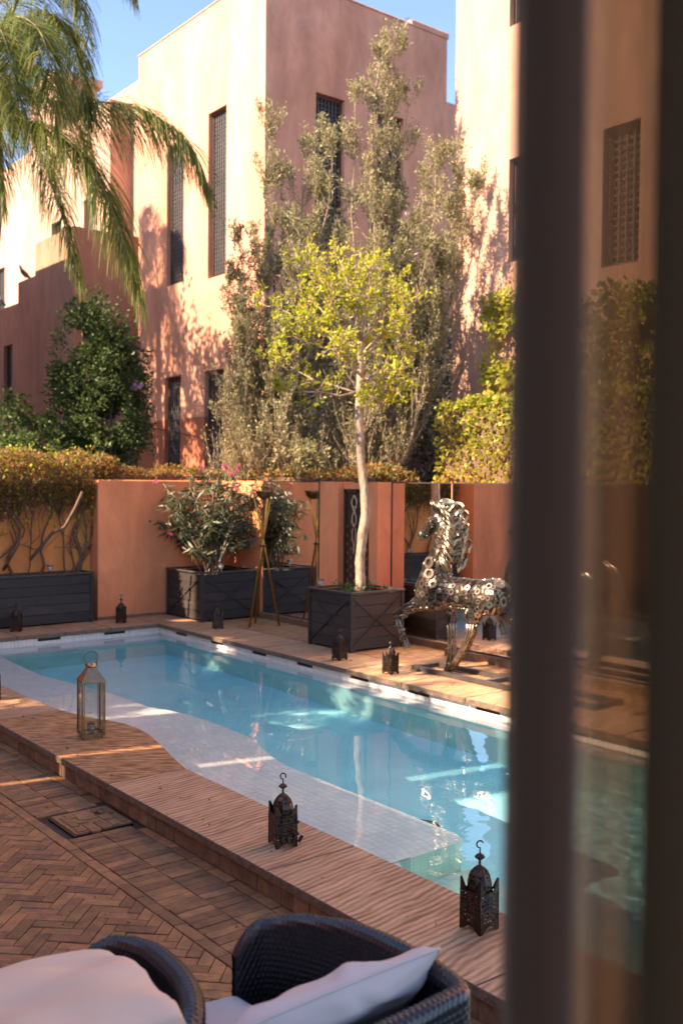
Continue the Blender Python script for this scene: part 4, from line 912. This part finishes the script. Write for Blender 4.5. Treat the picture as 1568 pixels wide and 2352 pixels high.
cushion(c2.location,(1.10,1.995,.235),(.80,.64,.17),R(1),0,R(1),M_cushb,c2,'seat_cushion',seed=4,corner=6,ex=.3)
cushion(c2.location,(1.40,1.84,.408),(.66,.36,.12),R(126),0,R(1),M_cushb,c2,'pillow',puff=1.0,wr=.010,corner=2.6,seed=9)
c1=thing('rattan_chair',(.9,2.2,Z0),'black woven rattan chair at lower left filled by a large cream cushion','chair')
rattan_shell(c1.location,[(1.09,2.455),(1.13,2.44),(1.17,2.415),(1.20,2.35),(1.215,2.27),(1.205,2.12),(1.16,1.99),(1.08,1.90),(.96,1.85),(.80,1.83)],[.46,.47,.485,.495,.50,.50,.495,.48,.46,.45],parent=c1,name='shell')
cushion(c1.location,(.665,2.155,.475),(.95,.50,.15),R(-3),R(2),R(-3),M_cush,c1,'cushion',puff=1.0,wr=.008,corner=6,seed=2,ex=.3)
ar=MB(c1.location); ar.tube([(.60,2.05,.10),(.66,2.03,.50),(.685,2.03,.605),(.65,2.03,.635),(.55,2.04,.64)],[.035,.034,.03,.03,.03],10); ar.build('arm',M_rattan,c1)
# ------------------------------------------------------------ small pale tree in the planter
tt=thing('small_tree',(6.57,7.97,.52),'small tree with a pale spotted trunk and thin lime-yellow leaves in the square planter','tree')
org=V(tt.location)
tp=[(828,1345),(826,1290),(832,1230),(840,1180),(836,1120),(828,1060),(826,1000),(824,940),(826,880),(828,830),(826,770)]
dep=(V((6.57,7.97,.6))-V((0,0,CAMZ))).dot(_q@V((0,0,-1)))
tpts=[at(x,y,dep) for x,y in tp]; rad=[.052,.050,.052,.050,.048,.044,.041,.042,.036,.036,.026]
tr=MB(org); pts=[];rr=[]
for i in range(len(tpts)-1):
    for k in range(4):
        t_=k/4; pts.append(tpts[i].lerp(tpts[i+1],t_)); rr.append((rad[i]*(1-t_)+rad[i+1]*t_)*random.uniform(.96,1.05))
tr.tube([org+V((-.0,.0,-.05))]+pts,[.06]+rr,14); tr.build('trunk',M_bark,tt)
g=Grow(org); ends=[]
fw_=_q@V((0,0,-1)); rt_=_q@V((1,0,0))
for (sx_,sy_,ex,ey,dd) in ((822,905,640,830,.3),(824,900,665,900,-.2),(828,880,925,820,.1),(826,870,900,870,-.3),(826,830,655,760,-.1),(828,800,700,690,.35),(828,790,735,640,-.3),(826,775,790,600,.1),(828,780,850,610,-.1),(828,790,905,660,.3),(828,815,935,700,-.2),(826,860,770,800,-.5),(828,850,860,780,.5),(826,800,620,700,.1),(824,770,690,585,.0),(826,905,875,920,0),(826,775,820,650,.4)):
    a=at(sx_,sy_,dep); b_=at(ex,ey,dep+dd); L_=(b_-a).length; mid=(a+b_)/2+V((0,0,-.10*L_+.05))
    pts=[a,a.lerp(mid,.6),mid,mid.lerp(b_,.6),b_]; pts=[p+V((random.gauss(0,.02),random.gauss(0,.02),random.gauss(0,.02))) for p in pts]; pts[0]=a
    g.mb.tube(pts,[.017,.013,.011,.008,.005],6)
    for k in range(15):
        q=pts[random.choice((1,2,3,4))].lerp(pts[random.choice((2,3,4))],random.random()); g.go(q,(b_-a).normalized()*.5+V((random.gauss(0,.6),random.gauss(0,.6),random.gauss(.25,.4))),.20,.0055,1,3,.6,.2,.7,.25,4)
g.mb.build('limb',M_bark,tt)
tips=g.tips; P=[];D=[]
for k in rng.integers(0,len(tips),1500):
    p,d=tips[k]
    for m in range(rng.integers(2,6)): P.append(np.array(p)+rng.normal(size=3)*.016); D.append(np.array(d)+rng.normal(size=3)*.9)
leaf_obj('crown',P,D,.052,.5,L_lime,tt,org=org)
hb=thing('planter_herbs',(6.6,7.95,.53),'low green herbs growing round the foot of the small tree','herbs'); pts=[]
P=[];D=[]
for k in range(26):
    c=np.array((6.3+random.random()*.55,7.72+random.random()*.5,.53)); h=random.uniform(.05,.16)
    for m in range(22): P.append(c+np.array((random.gauss(0,.025),random.gauss(0,.025),random.random()*h))); D.append((random.gauss(0,1),random.gauss(0,1),.6))
leaf_obj('foliage',P,D,.035,.35,L_green,hb,org=hb.location,kind='stuff')
# ------------------------------------------------------------ oleander
ol=thing('oleander',(6.5,10.75,.52),'pink-flowering oleander with long dark leaves in the corner planter','shrub'); org=V(ol.location)
dep=(org-V((0,0,CAMZ))).dot(fw_); stems=MB(org); P=[];D=[]
tg=[(350,1110),(345,1190),(392,1130),(400,1240),(440,1090),(470,1075),(500,1100),(520,1080),(548,1080),(575,1120),(595,1150),(610,1200),(430,1160),(470,1170),(520,1160),(560,1190),(410,1200),(455,1230),(540,1240),(630,1140),(580,1240),(380,1160),(490,1130),(535,1110),(560,1140),(420,1120),(600,1110),(480,1210),(445,1265),(530,1200)]
for k,(x,y) in enumerate(tg):
    b_=at(x,y,dep+random.uniform(-.32,.42)); b_.x=min(b_.x,6.90); b_.y=min(b_.y,11.2)
    a=org+V((random.gauss(0,.07),random.gauss(0,.07),0)); mid=a.lerp(b_,.5)+V((0,0,.12)); q=[a,a.lerp(mid,.5)+V((0,0,.05)),mid,mid.lerp(b_,.5)+V((0,0,.03)),b_]
    stems.tube(q,[.011,.009,.008,.006,.004],6)
    for i_ in range(2,5):
        for m in range(3 if i_==2 else 17):
            t_=random.random(); p=q[i_-1].lerp(q[i_],t_)+V((random.gauss(0,.03),random.gauss(0,.03),random.gauss(0,.03))); d=V((random.gauss(0,1),random.gauss(0,1),random.gauss(.1,.7))); P.append(p); D.append(d)
    # side shoots
    for m in range(3):
        s0=q[random.choice((2,3))]; s1=s0+V((random.gauss(0,.12),random.gauss(0,.12),random.uniform(.02,.16))); s1.x=min(s1.x,6.91); s1.y=min(s1.y,11.21); stems.tube([s0,s1],[.004,.003],5)
        for m2 in range(12): P.append(s0.lerp(s1,random.random()**.6)); D.append(V((random.gauss(0,1),random.gauss(0,1),random.gauss(0,.7))))
stems.build('stem',M_bark2,ol); leaf_obj('foliage',P,D,.135,.19,L_ole,ol,droop=.6,org=org)
for x,y in ((465,1074),(514,1071),(522,1076),(547,1072),(392,1229),(358,1106),(541,1121),(530,1090),(545,1082)):
    c=at(x,y,dep-.1); mb_P=[c+V((random.gauss(0,.012),random.gauss(0,.012),random.gauss(0,.01))) for _ in range(14)]
    leaf_obj('flower',mb_P,rdirs(14,.4),.028,.9,L_pink,ol,org=org)
# ------------------------------------------------------------ vines on the recessed wall and hedge tops
vn=thing('wall_vine',(3.9,11.4,.5),'bare twisting vine stems with a shaggy brown and green mat hanging over the wall top','vine'); org=V(vn.location)
st=MB(org)
def climb(x,zt,wob=.09,r=.013,x1=None,yb=11.43):
    pts=[];z=.5;xx=x;n_=14
    for k in range(n_+1):
        t_=k/n_; pts.append(V((x+((x1 or x)-x)*t_+wob*noise.noise(V((x*7,t_*3.2,1)))*2,yb-.02-.03*abs(noise.noise(V((x*5,t_*4,5)))),z+(zt-z)*t_)))
    st.tube(pts,[r*(1-.5*i/n_) for i in range(n_+1)],6); return pts
for x,x1 in ((2.9,3.0),(3.1,3.3),(3.45,3.3),(3.75,3.95),(3.8,3.7),(4.08,3.9),(4.12,4.35),(4.2,4.28),(4.4,4.55),(4.45,4.75),(4.8,4.6),(5.02,5.0),(5.06,5.12),(5.1,5.0),(5.0,5.1),(4.93,5.14)):
    pp=climb(x,1.72,r=random.uniform(.008,.02),x1=x1,wob=random.uniform(.06,.16))
    for m in range(4):
        q=random.choice(pp[3:]); st.tube([q,q+V((random.gauss(0,.09),-.01,random.uniform(.05,.2))),q+V((random.gauss(0,.2),-.015,random.uniform(.1,.45)))],[.006,.005,.003],5)
st.tube([at(x,y,11.55) for x,y in ((70,1285),(100,1250),(120,1225),(150,1210),(172,1170),(190,1130))],.02,7)
st.tube([at(x,y,11.55) for x,y in ((8,1310),(45,1250),(20,1180),(60,1130),(95,1100))],.014,7)
# the hanging thatch of thin twigs under the leaves
for k in range(900):
    x=random.uniform(2.5,5.18); z=random.uniform(1.35,1.85); y=11.44-random.random()*.16; d=V((random.gauss(0,.05),random.gauss(0,.03),-random.uniform(.05,.22)))
    st.tube([(x,y,z),V((x,y,z))+d*.5+V((random.gauss(0,.02),0,0)),V((x,y,z))+d],[.0035,.003,.002],3,cap=False)
st.build('stem',M_vine,vn)
P=[];D=[]
def hangn(x): return .24+.30*noise.noise(V((x*2.3,0,4)))+.20*noise.noise(V((x*8,0,8)))
for k in range(15000):
    x=random.uniform(2.5,5.2); u=random.random()
    top=2.03+.14*noise.noise(V((x*2.4,1,1)))+.05*noise.noise(V((x*9,3,1))); lo=1.68-hangn(x)*1.25
    z=lo+(top-lo)*random.random()**.8; y=11.42-.16*sqrt(max(0,1-((z-1.75)/.42)**2))*random.random()**.4+ (random.random()*.7 if z>1.7 else 0)
    P.append((x,y,z)); D.append((random.gauss(0,1),random.gauss(-.3,1),random.gauss(-.2,1)))
leaf_obj('foliage',P,D,.042,.6,L_rust,vn,org=org,kind='stuff')
P=[];D=[]
for k in range(520):
    x=random.uniform(2.5,5.2); z=random.gauss(2.02,.07) if random.random()<.45 else random.uniform(1.1,2.0); P.append((x,11.36-random.random()*.1+(random.random()*.6 if z>1.9 else 0),z)); D.append((random.gauss(0,1),random.gauss(-.3,1),random.gauss(.3,1)))
leaf_obj('young_leaf',P,D,.05,.7,L_lime,vn,org=org,kind='stuff')
def hedge(name,label,cat,box,n,size,lm,top_noise=.06,asp=.6,face=1,org=None,droop=0):
    t=thing(name,((box[0]+box[3])/2,(box[1]+box[4])/2,box[2]),label,cat); P=[];D=[]
    x0,y0,z0,x1,y1,z1=box
    for k in range(n):
        f=random.random(); x=random.uniform(x0,x1); y=random.uniform(y0,y1); z=random.uniform(z0,z1); m=random.random()
        if m<.4: z=z1
        elif m<.7: x=x0
        elif m<.9: y=y0
        nn=noise.noise(V((x*3,y*3,z*3)))*top_noise*2+random.gauss(0,.018)
        x+=(nn if x==x0 else 0); y+=(nn if y==y0 else 0); z+=(nn if z==z1 else 0)
        P.append((x,y,z)); D.append((random.gauss(-.3,1),random.gauss(-.3,1),random.gauss(.5,.8)))
    leaf_obj('foliage',P,D,size,asp,lm,t,org=t.location,kind='stuff',droop=droop)
    core=MB(t.location).span((x0+.07,y0+.07,z0),(x1,y1,z1-.07)); core.build('branches',M_vine,t,kind='stuff'); return t
hedge('rust_hedge','sunlit rust-brown clipped hedge rising behind the oleander and the mirror wall','hedge',(5.6,11.95,1.2,8.3,12.6,1.83),5200,.05,L_rust)
hedge('rust_hedge','rust-brown shaggy hedge sloping down behind the smooth wall panel','hedge',(4.3,12.0,1.2,5.9,12.6,1.93),5200,.05,L_rust)
hedge('rust_hedge','low rust-brown hedge behind the carved gate and the small tree trunk','hedge',(7.35,8.6,1.2,8.0,11.8,1.82),3600,.05,L_rust)
hedge('box_hedge','bright yellow-green clipped hedge on top of the right wall, glowing in the sun','hedge',(7.35,2.6,1.2,8.2,7.62,2.52),21000,.052,L_hedge,asp=.75,top_noise=.035)
lv=thing('ivy',(9.9,8.6,1.7),'sunlit climbing ivy on the pale right tower above the clipped hedge','climber'); P=[];D=[]; st=MB(lv.location)
for k in range(7):
    y=8.9-.35*k; st.tube([(9.9,y,1.2),(9.88,y+random.gauss(0,.1),2.5),(9.9,y+random.gauss(0,.2),3.6)],[.02,.015,.008],5)
st.build('stem',M_vine,lv)
for k in range(9000):
    y=random.uniform(4.5,9.35); lim=4.25-.1*(9-y)+.25*noise.noise(V((y*2,0,0))); edge=9.28+.14*noise.noise(V((0,lim*0+random.random()*0+P.__len__()*0,3)))
    z=random.uniform(2.2,lim); ye=9.2+.22*noise.noise(V((z*2.4,0,9)));
    if y>ye: continue
    if noise.noise(V((y*3,z*3,2)))<-.22: continue
    P.append((9.9-random.random()*.22,y,z)); D.append((random.gauss(-.8,.7),random.gauss(-.2,.8),random.gauss(-.3,.8)))
leaf_obj('foliage',P,D,.09,.75,L_hedge,lv,org=lv.location,kind='stuff')
# ------------------------------------------------------------ silver olive trees behind the wall
def olive(name,label,base,leaders,nl,lsz=.075,lower=True,seed=1,rad=.024,lm=L_olive,trunk_r=.10,tw=3,density=1.0):
    random.seed(seed); t=thing(name,base,label,'tree'); org=V(base); g=Grow(org)
    for (tip,r) in leaders:
        a=org+V((random.gauss(0,.12),random.gauss(0,.12),0)); tip=V(tip)-V((0,0,.16)); n_=9; pts=[]
        for k in range(n_+1):
            u=k/n_; p=a.lerp(tip,u); bow=sin(pi*u)*.12; pts.append(p+V((random.gauss(0,.05)+bow*(a.x-tip.x)*-.5,random.gauss(0,.05),bow*.6)))
        pts[0]=a; pts[-1]=tip; g.mb.tube(pts,[r*(1-.88*k/n_) for k in range(n_+1)],7)
        for k in range(2,n_+1):
            u=k/n_
            for m in range(tw if u>.3 else 2):
                th=random.uniform(0,2*pi); out=V((cos(th),sin(th),random.uniform(.5,1.7)))
                g.go(pts[k],out,(.72*(1-u)**1.1+.30)*random.uniform(.4,1.15),.011*(1-u)+.004,2,3,.28,.55,.68,.09,4)
            g.tips.append((pts[k],(pts[k]-pts[k-1]).normalized()))
        for q in np.linspace(.75,1,14):
            i=min(n_-1,int(q*n_)); g.tips+= [(pts[i].lerp(pts[i+1],q*n_-i),V((0,0,1)))]*2
    g.mb.build('limb',M_bark2,t); tips=g.tips; N=int(nl*density)
    idx=rng.integers(0,len(tips),N); P=np.array([tips[k][0] for k in idx])+rng.normal(size=(N,3))*rad; D=np.array([tips[k][1] for k in idx])*1.0+rng.normal(size=(N,3))*.8
    leaf_obj('crown',P,D,lsz,.28,lm,t,org=org); return t
olive('olive_tree','tall silvery olive with the highest pointed leader, behind the mirror wall',(8.7,10.6,0),
  [(at(872,110,13.4),.06),(at(905,105,13.5),.05),(at(890,150,13.4),.05),(at(815,210,13.3),.035),(at(937,215,13.6),.035),(at(1000,370,13.4),.05),(at(1060,400,13.0),.045),(at(970,410,12.8),.04),(at(860,480,12.7),.04),(at(1035,480,12.8),.04),(at(1090,420,13.3),.03),(at(1040,620,12.9),.04),(at(930,560,12.8),.04),(at(980,560,12.6),.04),(at(900,640,12.9),.04),(at(990,700,12.8),.04)],64000,tw=4,seed=3,lsz=.055)
olive('olive_tree','broader silvery olive left of the tall one, three short leaders against the shaded tower face',(8.0,11.6,0),
  [(at(620,300,13.6),.05),(at(645,400,13.7),.045),(at(700,335,13.8),.045),(at(740,345,13.6),.045),(at(765,335,13.4),.045),(at(560,560,13.6),.035),(at(520,640,13.6),.03),(at(690,520,12.9),.035),(at(600,580,13.3),.035),(at(780,560,14),.035),(at(545,760,13.2),.03),(at(720,640,13.2),.035),(at(650,700,13),.03)],54000,tw=4,seed=5,lsz=.056)
olive('olive_tree','low bare-twigged olive spreading toward the tower window behind the oleander',(7.9,11.9,0),
  [(at(530,910,13.2),.035),(at(575,1010,13.0),.03),(at(560,830,13.4),.035),(at(640,950,12.8),.03),(at(690,1045,12.8),.03),(at(625,760,13.6),.035),(at(780,900,13.4),.03)],11000,tw=3,seed=8,lsz=.055)
# climbers covering the shaded foot of the tower
cr=thing('tower_creeper',(12.6,15.3,0),'dim mass of dry creeper covering the shaded foot of the corner tower','climber'); g=Grow(V(cr.location)); P=[];D=[]
for k in range(46): 
    x=random.uniform(11.0,15.0); a=V((x,15.6,0)); g.go(a,V((random.gauss(0,.25),-.15,1)),random.uniform(2.2,3.6),.022,2,4,.45,.1,.45,.08,6)
g.mb.build('stem',M_vine,cr)
for k in range(30000):
    x=random.uniform(10.95,15.4); z=random.uniform(.6,5.9); lim=5.2+.8*noise.noise(V((x*.8,0,0)))-(.9 if x<11.6 else 0)
    if z>lim or noise.noise(V((x*1.2,z*1.2,3)))<-.35: continue
    P.append((x,15.6-random.random()**2*1.3,z)); D.append((random.gauss(0,1),random.gauss(-.3,1),random.gauss(-.3,1)))
leaf_obj('foliage',P,D,.105,.45,L_dark,cr,org=cr.location,kind='stuff')
# ------------------------------------------------------------ flowering shrub, bushes
def blob(name,label,blobs,n,size,lm,cat='shrub',flowers=0,asp=.55,wood=True,kind='stuff'):
    c0=V(blobs[0][0]); t=thing(name,(c0.x,c0.y,0),label,cat); P=[];D=[]; vol=np.array([b[1]**3 for b in blobs]); vol/=vol.sum()
    for k in rng.choice(len(blobs),n,p=vol):
        (c,r)=blobs[k]; d=rng.normal(size=3); d/=np.linalg.norm(d); rr=r*(rng.random()**.35)*(1+.6*noise.noise(V(d*2.2+np.array(c))))
        p=np.array(c)+d*rr*np.array([1,1,1.05]); 
        if noise.noise(V(p*2.1))<-.12: continue
        P.append(p); D.append(d+rng.normal(size=3)*.8)
    leaf_obj('foliage',P,D,size,asp,lm,t,org=t.location,kind=kind)
    if wood:
        g=Grow(V(t.location))
        for (c,r) in blobs[:6]:
            g.mb.tube([V((c0.x+random.gauss(0,.15),c0.y+random.gauss(0,.15),0)),V((c[0],c[1],c[2]*.5)),V(c)],[.04,.03,.015],5)
        g.mb.build('stem',M_vine,t)
    for k in range(flowers):
        (c,r)=random.choice(blobs); d=V((random.gauss(-.5,.6),random.gauss(-.7,.5),random.gauss(0,.6))).normalized(); p=V(c)+d*r*1.02
        leaf_obj('flower',[p+V((random.gauss(0,.03),random.gauss(0,.03),random.gauss(0,.03))) for _ in range(16)],rdirs(16),.07,.8,L_lilac,t,org=t.location)
    return t
sp=lambda x,y,d,r:(tuple(at(x,y,d)),r)
blob('flowering_shrub','big dark green shrub dotted with lilac flowers beneath the palm fronds',[sp(215,830,17,.66),sp(235,745,16.9,.42),sp(190,720,16.9,.34),sp(255,880,16.8,.60),sp(180,880,17,.48),sp(225,970,17,.72),sp(280,960,17,.45),sp(150,985,17,.40),sp(295,830,17,.32),sp(205,685,17,.25),sp(150,780,17.2,.24),sp(300,900,17,.32),sp(135,870,17.1,.22),sp(262,800,16.8,.36),sp(150,1020,16.8,.5),sp(290,1020,16.8,.42),sp(240,1030,16.7,.5),sp(302,960,16.9,.35)],38000,.07,L_shrub,flowers=3)
blob('bush','low green bush at the left edge in front of the stepped wall',[sp(20,985,17,.55),sp(60,1000,17,.42),sp(0,1020,16.5,.6),sp(-60,1000,17,.7)],7000,.09,L_green)
blob('bush','leafy green shoots on top of the vine wall under the flowering shrub',[sp(165,1015,13,.12),sp(200,1022,13,.13),sp(240,1040,13,.10),sp(140,1030,13,.12),(tuple(at(60,1020,13)),.15),(tuple(at(20,1022,13)),.12)],1500,.06,L_green,wood=False)
blob('bush','grey-leaved bush peeping over the wall left of the tree trunk',[sp(700,1050,12.6,.2),sp(750,1060,12.6,.16),sp(655,1060,12.6,.15)],1300,.06,L_olive,wood=False)
olive('dapple_tree','leafy tree added left of the frame to dapple the sun on the deck',(-1.5,9.0,0),[(-1.6,8.3,6.9),(-1.2,9.6,6.8),(-2,9.2,7.6),(-.8,8.6,6.0),(-1.9,8.0,5.8)] and [(V((-1.6,8.3,6.9)),.05),(V((-1.2,9.6,6.8)),.05),(V((-2,9.0,7.6)),.05),(V((-.8,8.6,6.2)),.04),(V((-2.0,7.8,5.9)),.04)],13000,seed=11,lsz=.10,lm=L_green)  # this tree and the next are added out of view to dapple the deck
olive('dapple_tree','second leafy tree added left of the frame to dapple the sun on the deck',(-1.8,11.3,0),[(V((-1.9,10.6,7.6)),.05),(V((-1.4,11.6,8.0)),.05),(V((-2.2,11.2,8.6)),.05),(V((-1.0,10.9,7.0)),.04)],11000,seed=12,lsz=.10,lm=L_green)
blob('dapple_tree','dense broadleaf tree added left of the frame beside the palm to shade the tower',[((4.4,19.2,8.3),1.3),((4.2,20.8,9.0),1.35),((4.4,18.2,6.6),1.2),((4.2,19.8,5.6),1.5),((3.8,21.8,7.6),1.4),((4.5,17.4,4.8),1.15),((4.6,18.6,7.9),1.2),((4.2,17.2,6.4),1.0)],30000,.13,L_green,cat='tree')  # unseen leaf mass added to throw dappled shade on the tower
# ------------------------------------------------------------ palm
pa=thing('palm_tree',(4.85,13.6,0),'queen palm at the left with drooping feathery fronds over the pale facades','palm tree'); org=V(pa.location)
hub=at(-25,150,14.0)
tk=MB(org); pts=[at(-60,1250,14.0),at(-45,900,14.0),at(-22,600,14.0),at(-6,420,14.0),at(-12,250,14.0),hub]; tk.tube(pts,[.17,.14,.12,.10,.10,.12],12); tk.build('trunk',M_palmb,pa)
def frond(ctrl,ll=.62,n=150,w=.0135,sag=1.0,sd=0,r0=.022):
    """arched rib with long leaflets that hang from both sides"""
    C=[V(c) for c in ctrl]; pts=[]; m=40
    for k in range(m+1):
        u=k/m*(len(C)-1); i=min(len(C)-2,int(u)); t_=u-i; p0=C[max(i-1,0)];p1=C[i];p2=C[i+1];p3=C[min(i+2,len(C)-1)]
        pts.append(.5*((2*p1)+(-p0+p2)*t_+(2*p0-5*p1+4*p2-p3)*t_*t_+(-p0+3*p1-3*p2+p3)*t_**3))
    rb_=MB(org).tube(pts,[r0*(1-.85*k/m) for k in range(m+1)],6); ro=rb_.build('frond',M_frond,pa)
    vs=[];fs=[]
    for k in range(int(n*3.0)):
        u=.08+.92*random.random(); i=min(m-1,int(u*m)); p=pts[i].lerp(pts[i+1],u*m-i); tg=(pts[i+1]-pts[i]).normalized()
        side=tg.cross(V((0,0,1))); side=side.normalized() if side.length>.05 else V((1,0,0)); sgn=1 if k%2 else -1
        d=(side*sgn*random.uniform(.5,1.0)+tg*random.uniform(.5,1.1)+V((0,0,random.gauss(.25,.3)))).normalized()
        L_=ll*(.55+.7*sin(pi*min(1,u*1.02+.02)))*random.uniform(.7,1.1); q=[p]; seg=5; dd=d.copy()
        for s_ in range(seg):
            dd=(dd+V((0,0,-.42*sag))).normalized(); q.append(q[-1]+dd*L_/seg)
        wv=dd.cross(V((random.gauss(0,1),random.gauss(0,1),random.gauss(0,1)))).normalized(); b0=len(vs)
        for s_,x in enumerate(q):
            ww=w*(1-abs(s_/seg-.35)*1.25)*.5; ww=max(ww,.002); vs+=[x-wv*ww-org,x+wv*ww-org]
        for s_ in range(seg): a=b0+2*s_; fs.append((a,a+1,a+3,a+2))
    link('leaflet',np_mesh('leaflet',vs,fs,L_palm),ro,kind='stuff')
M_frond=mat('frond_rib',(.22,.19,.07),.6,var=.3)
fr_=lambda *a:[hub]+[at(x,y,d) for x,y,d in a]
frond(fr_((40,190,13.9),(140,235,13.7),(250,236,13.6),(350,262,13.5),(430,330,13.4),(478,430,13.4)),n=290,ll=.9)
frond(fr_((30,260,13.6),(110,290,13.3),(180,350,13.1),(235,430,13.0),(280,540,12.9),(322,680,12.9)),n=300,ll=.95)
frond(fr_((20,230,14.2),(70,300,14.0),(110,400,13.9),(150,520,13.8),(185,640,13.8)),n=190,ll=.75)
frond(fr_((50,60,13.8),(110,30,13.6),(160,80,13.4),(190,190,13.3),(200,250,13.3)),n=200,ll=.7)
frond(fr_((20,60,14),(50,-20,13.8),(110,-60,13.6),(170,-20,13.5),(205,90,13.4)),n=180,ll=.7)
frond(fr_((10,80,13.2),(40,40,12.6),(90,70,12.2),(120,170,12.0),(130,290,12.0)),n=200,ll=.75)
frond(fr_((-10,100,13.0),(-5,60,12.2),(20,120,11.8),(40,250,11.6)),n=170,ll=.7)
frond(fr_((60,-30,14.6),(150,-130,15),(260,-90,15.2),(310,-10,15.3)),n=150,ll=.62)
frond(fr_((-100,60,14),(-220,120,14),(-300,300,14)),n=120); frond(fr_((-80,200,13.5),(-180,330,13.2),(-210,520,13)),n=120); frond(fr_((-60,60,15),(-160,20,16),(-260,120,16.6)),n=110); frond(fr_((0,200,13.2),(-5,330,12.9),(10,470,12.9)),n=130,ll=.6); frond(fr_((-50,230,14.5),(-60,380,14.9),(-40,560,15.1)),n=100)
frond(fr_((30,150,14.8),(110,170,15.5),(180,260,16),(215,380,16.2)),n=150,ll=.65)
pb=copy_tree(pa); pb.location=(5.0,21.2,3.4); pb.rotation_euler.z=R(70); pb['label']='copy of the queen palm added out of the frame to cast frond shadows on the tower'  # palm copy added out of view only for its shadow
lt=thing('leaf_litter',(6.2,8,0),'scattered dry leaves and petals lying on the stone deck and paving','fallen leaves'); P=[];D=[]
for k in range(260):
    r=random.random()
    if r<.45: p=(random.uniform(5.75,6.9),random.uniform(5,11.1),.004)
    elif r<.6: p=(random.uniform(2.5,2.85),random.uniform(2.5,8),.004)
    elif r<.9: p=(random.uniform(1.2,2.42),random.uniform(2.6,6.5),Z0+.005)
    else: p=(random.uniform(3,5.6),random.uniform(10.65,11.1),.004)
    P.append(p); D.append((random.gauss(0,1),random.gauss(0,1),random.gauss(0,.12)))
leaf_obj('leaf',P,D,.022,.5,L_rust,lt,org=lt.location,kind='stuff')
# ------------------------------------------------------------ pigeons
for p,lb,rz in ((at(57,640,26.3),'dark pigeon perched on the middle step of the shaded stepped wall',R(200)),(at(6,706,27.2),'dark pigeon on the lowest step at the left edge',R(90))):
    t=thing('pigeon',p,lb,'bird','pigeons on the stepped wall',rz); M_bird=bpy.data.materials.get('bird_feather') or mat('bird_feather',(.05,.045,.05),.6)
    me=skin('body',[(0,0,.13,.075),(.09,0,.19,.06),(.13,0,.27,.035),(.15,0,.31,.04),(.20,0,.305,.012),(-.10,0,.08,.055),(-.2,0,.04,.03),(-.3,0,.02,.018)],[(0,1),(1,2),(2,3),(3,4),(0,5),(5,6),(6,7)],M_bird,t,V((0,0,0)),1); link('body',me,t)
    for s_ in (-.03,.03): MB().tube([(0,s_,.08),(.01,s_,0)],.008,5).build('leg',M_bird,t)
# ------------------------------------------------------------ curtain at the window
def curtain_mat():
    m=bpy.data.materials.new('sheer_curtain'); m.use_nodes=True; n=m.node_tree; L=n.links; n.nodes.clear(); o=n.nodes.new('ShaderNodeOutputMaterial'); t=n.nodes.new('ShaderNodeBsdfTransparent'); t.inputs[0].default_value=(1,.9,.78,1)
    d=n.nodes.new('ShaderNodeBsdfDiffuse'); d.inputs[0].default_value=(.15,.13,.11,1); tl=n.nodes.new('ShaderNodeBsdfTranslucent'); tl.inputs[0].default_value=(.34,.26,.16,1); a=n.nodes.new('ShaderNodeMixShader'); a.inputs[0].default_value=.4; L.new(d.outputs[0],a.inputs[1]); L.new(tl.outputs[0],a.inputs[2])
    mx=n.nodes.new('ShaderNodeMixShader'); mx.inputs[0].default_value=.94; L.new(t.outputs[0],mx.inputs[1]); L.new(a.outputs[0],mx.inputs[2]); L.new(mx.outputs[0],o.inputs[0]); return m
M_curt=curtain_mat()
ct=thing('curtain',(.55,.2,0),'dark brown sheer curtain bunched in folds along the right edge, close to the lens','curtain')
vs=[];fs=[];NP=150;NZ=24
plan=[]
# folds packed tight at the free edge, one open fold, then tight again
def px2(px,d): 
    p=at(px,1105,d); return (p.x,p.y)
key=[(1172,.62),(1166,.64),(1176,.66),(1330,.62),(1178,.70),(1326,.72),(1200,.74),(1318,.78),(1225,.82),(1345,.86),(1400,.82),(1462,.80),(1480,.74),(1620,.66),(1488,.75),(1640,.80),(1496,.86),(1680,.84),(1760,.78),(1900,.80)]
kp=[V((*px2(a,b),0)) for a,b in key]
for i in range(len(kp)-1):
    p0=kp[max(i-1,0)];p1=kp[i];p2=kp[i+1];p3=kp[min(i+2,len(kp)-1)]
    for k in range(8):
        t_=k/8; plan.append(.5*((2*p1)+(-p0+p2)*t_+(2*p0-5*p1+4*p2-p3)*t_*t_+(-p0+3*p1-3*p2+p3)*t_**3))
plan.append(kp[-1]); n_=len(plan); rv=V((cos(YAW),-sin(YAW),0))
for j in range(NZ+1):
    z=-.1+3.0*j/NZ; sh=.0065*(z-1.7)+.004*sin(z*1.7)
    for i,p in enumerate(plan): vs.append((p.x+rv.x*(sh)-ct.location.x,p.y+rv.y*(sh)-ct.location.y,z))
for j in range(NZ):
    for i in range(n_-1): a=j*n_+i; fs.append((a,a+1,a+n_+1,a+n_))
link('cloth',np_mesh('cloth',vs,fs,M_curt,True),ct)
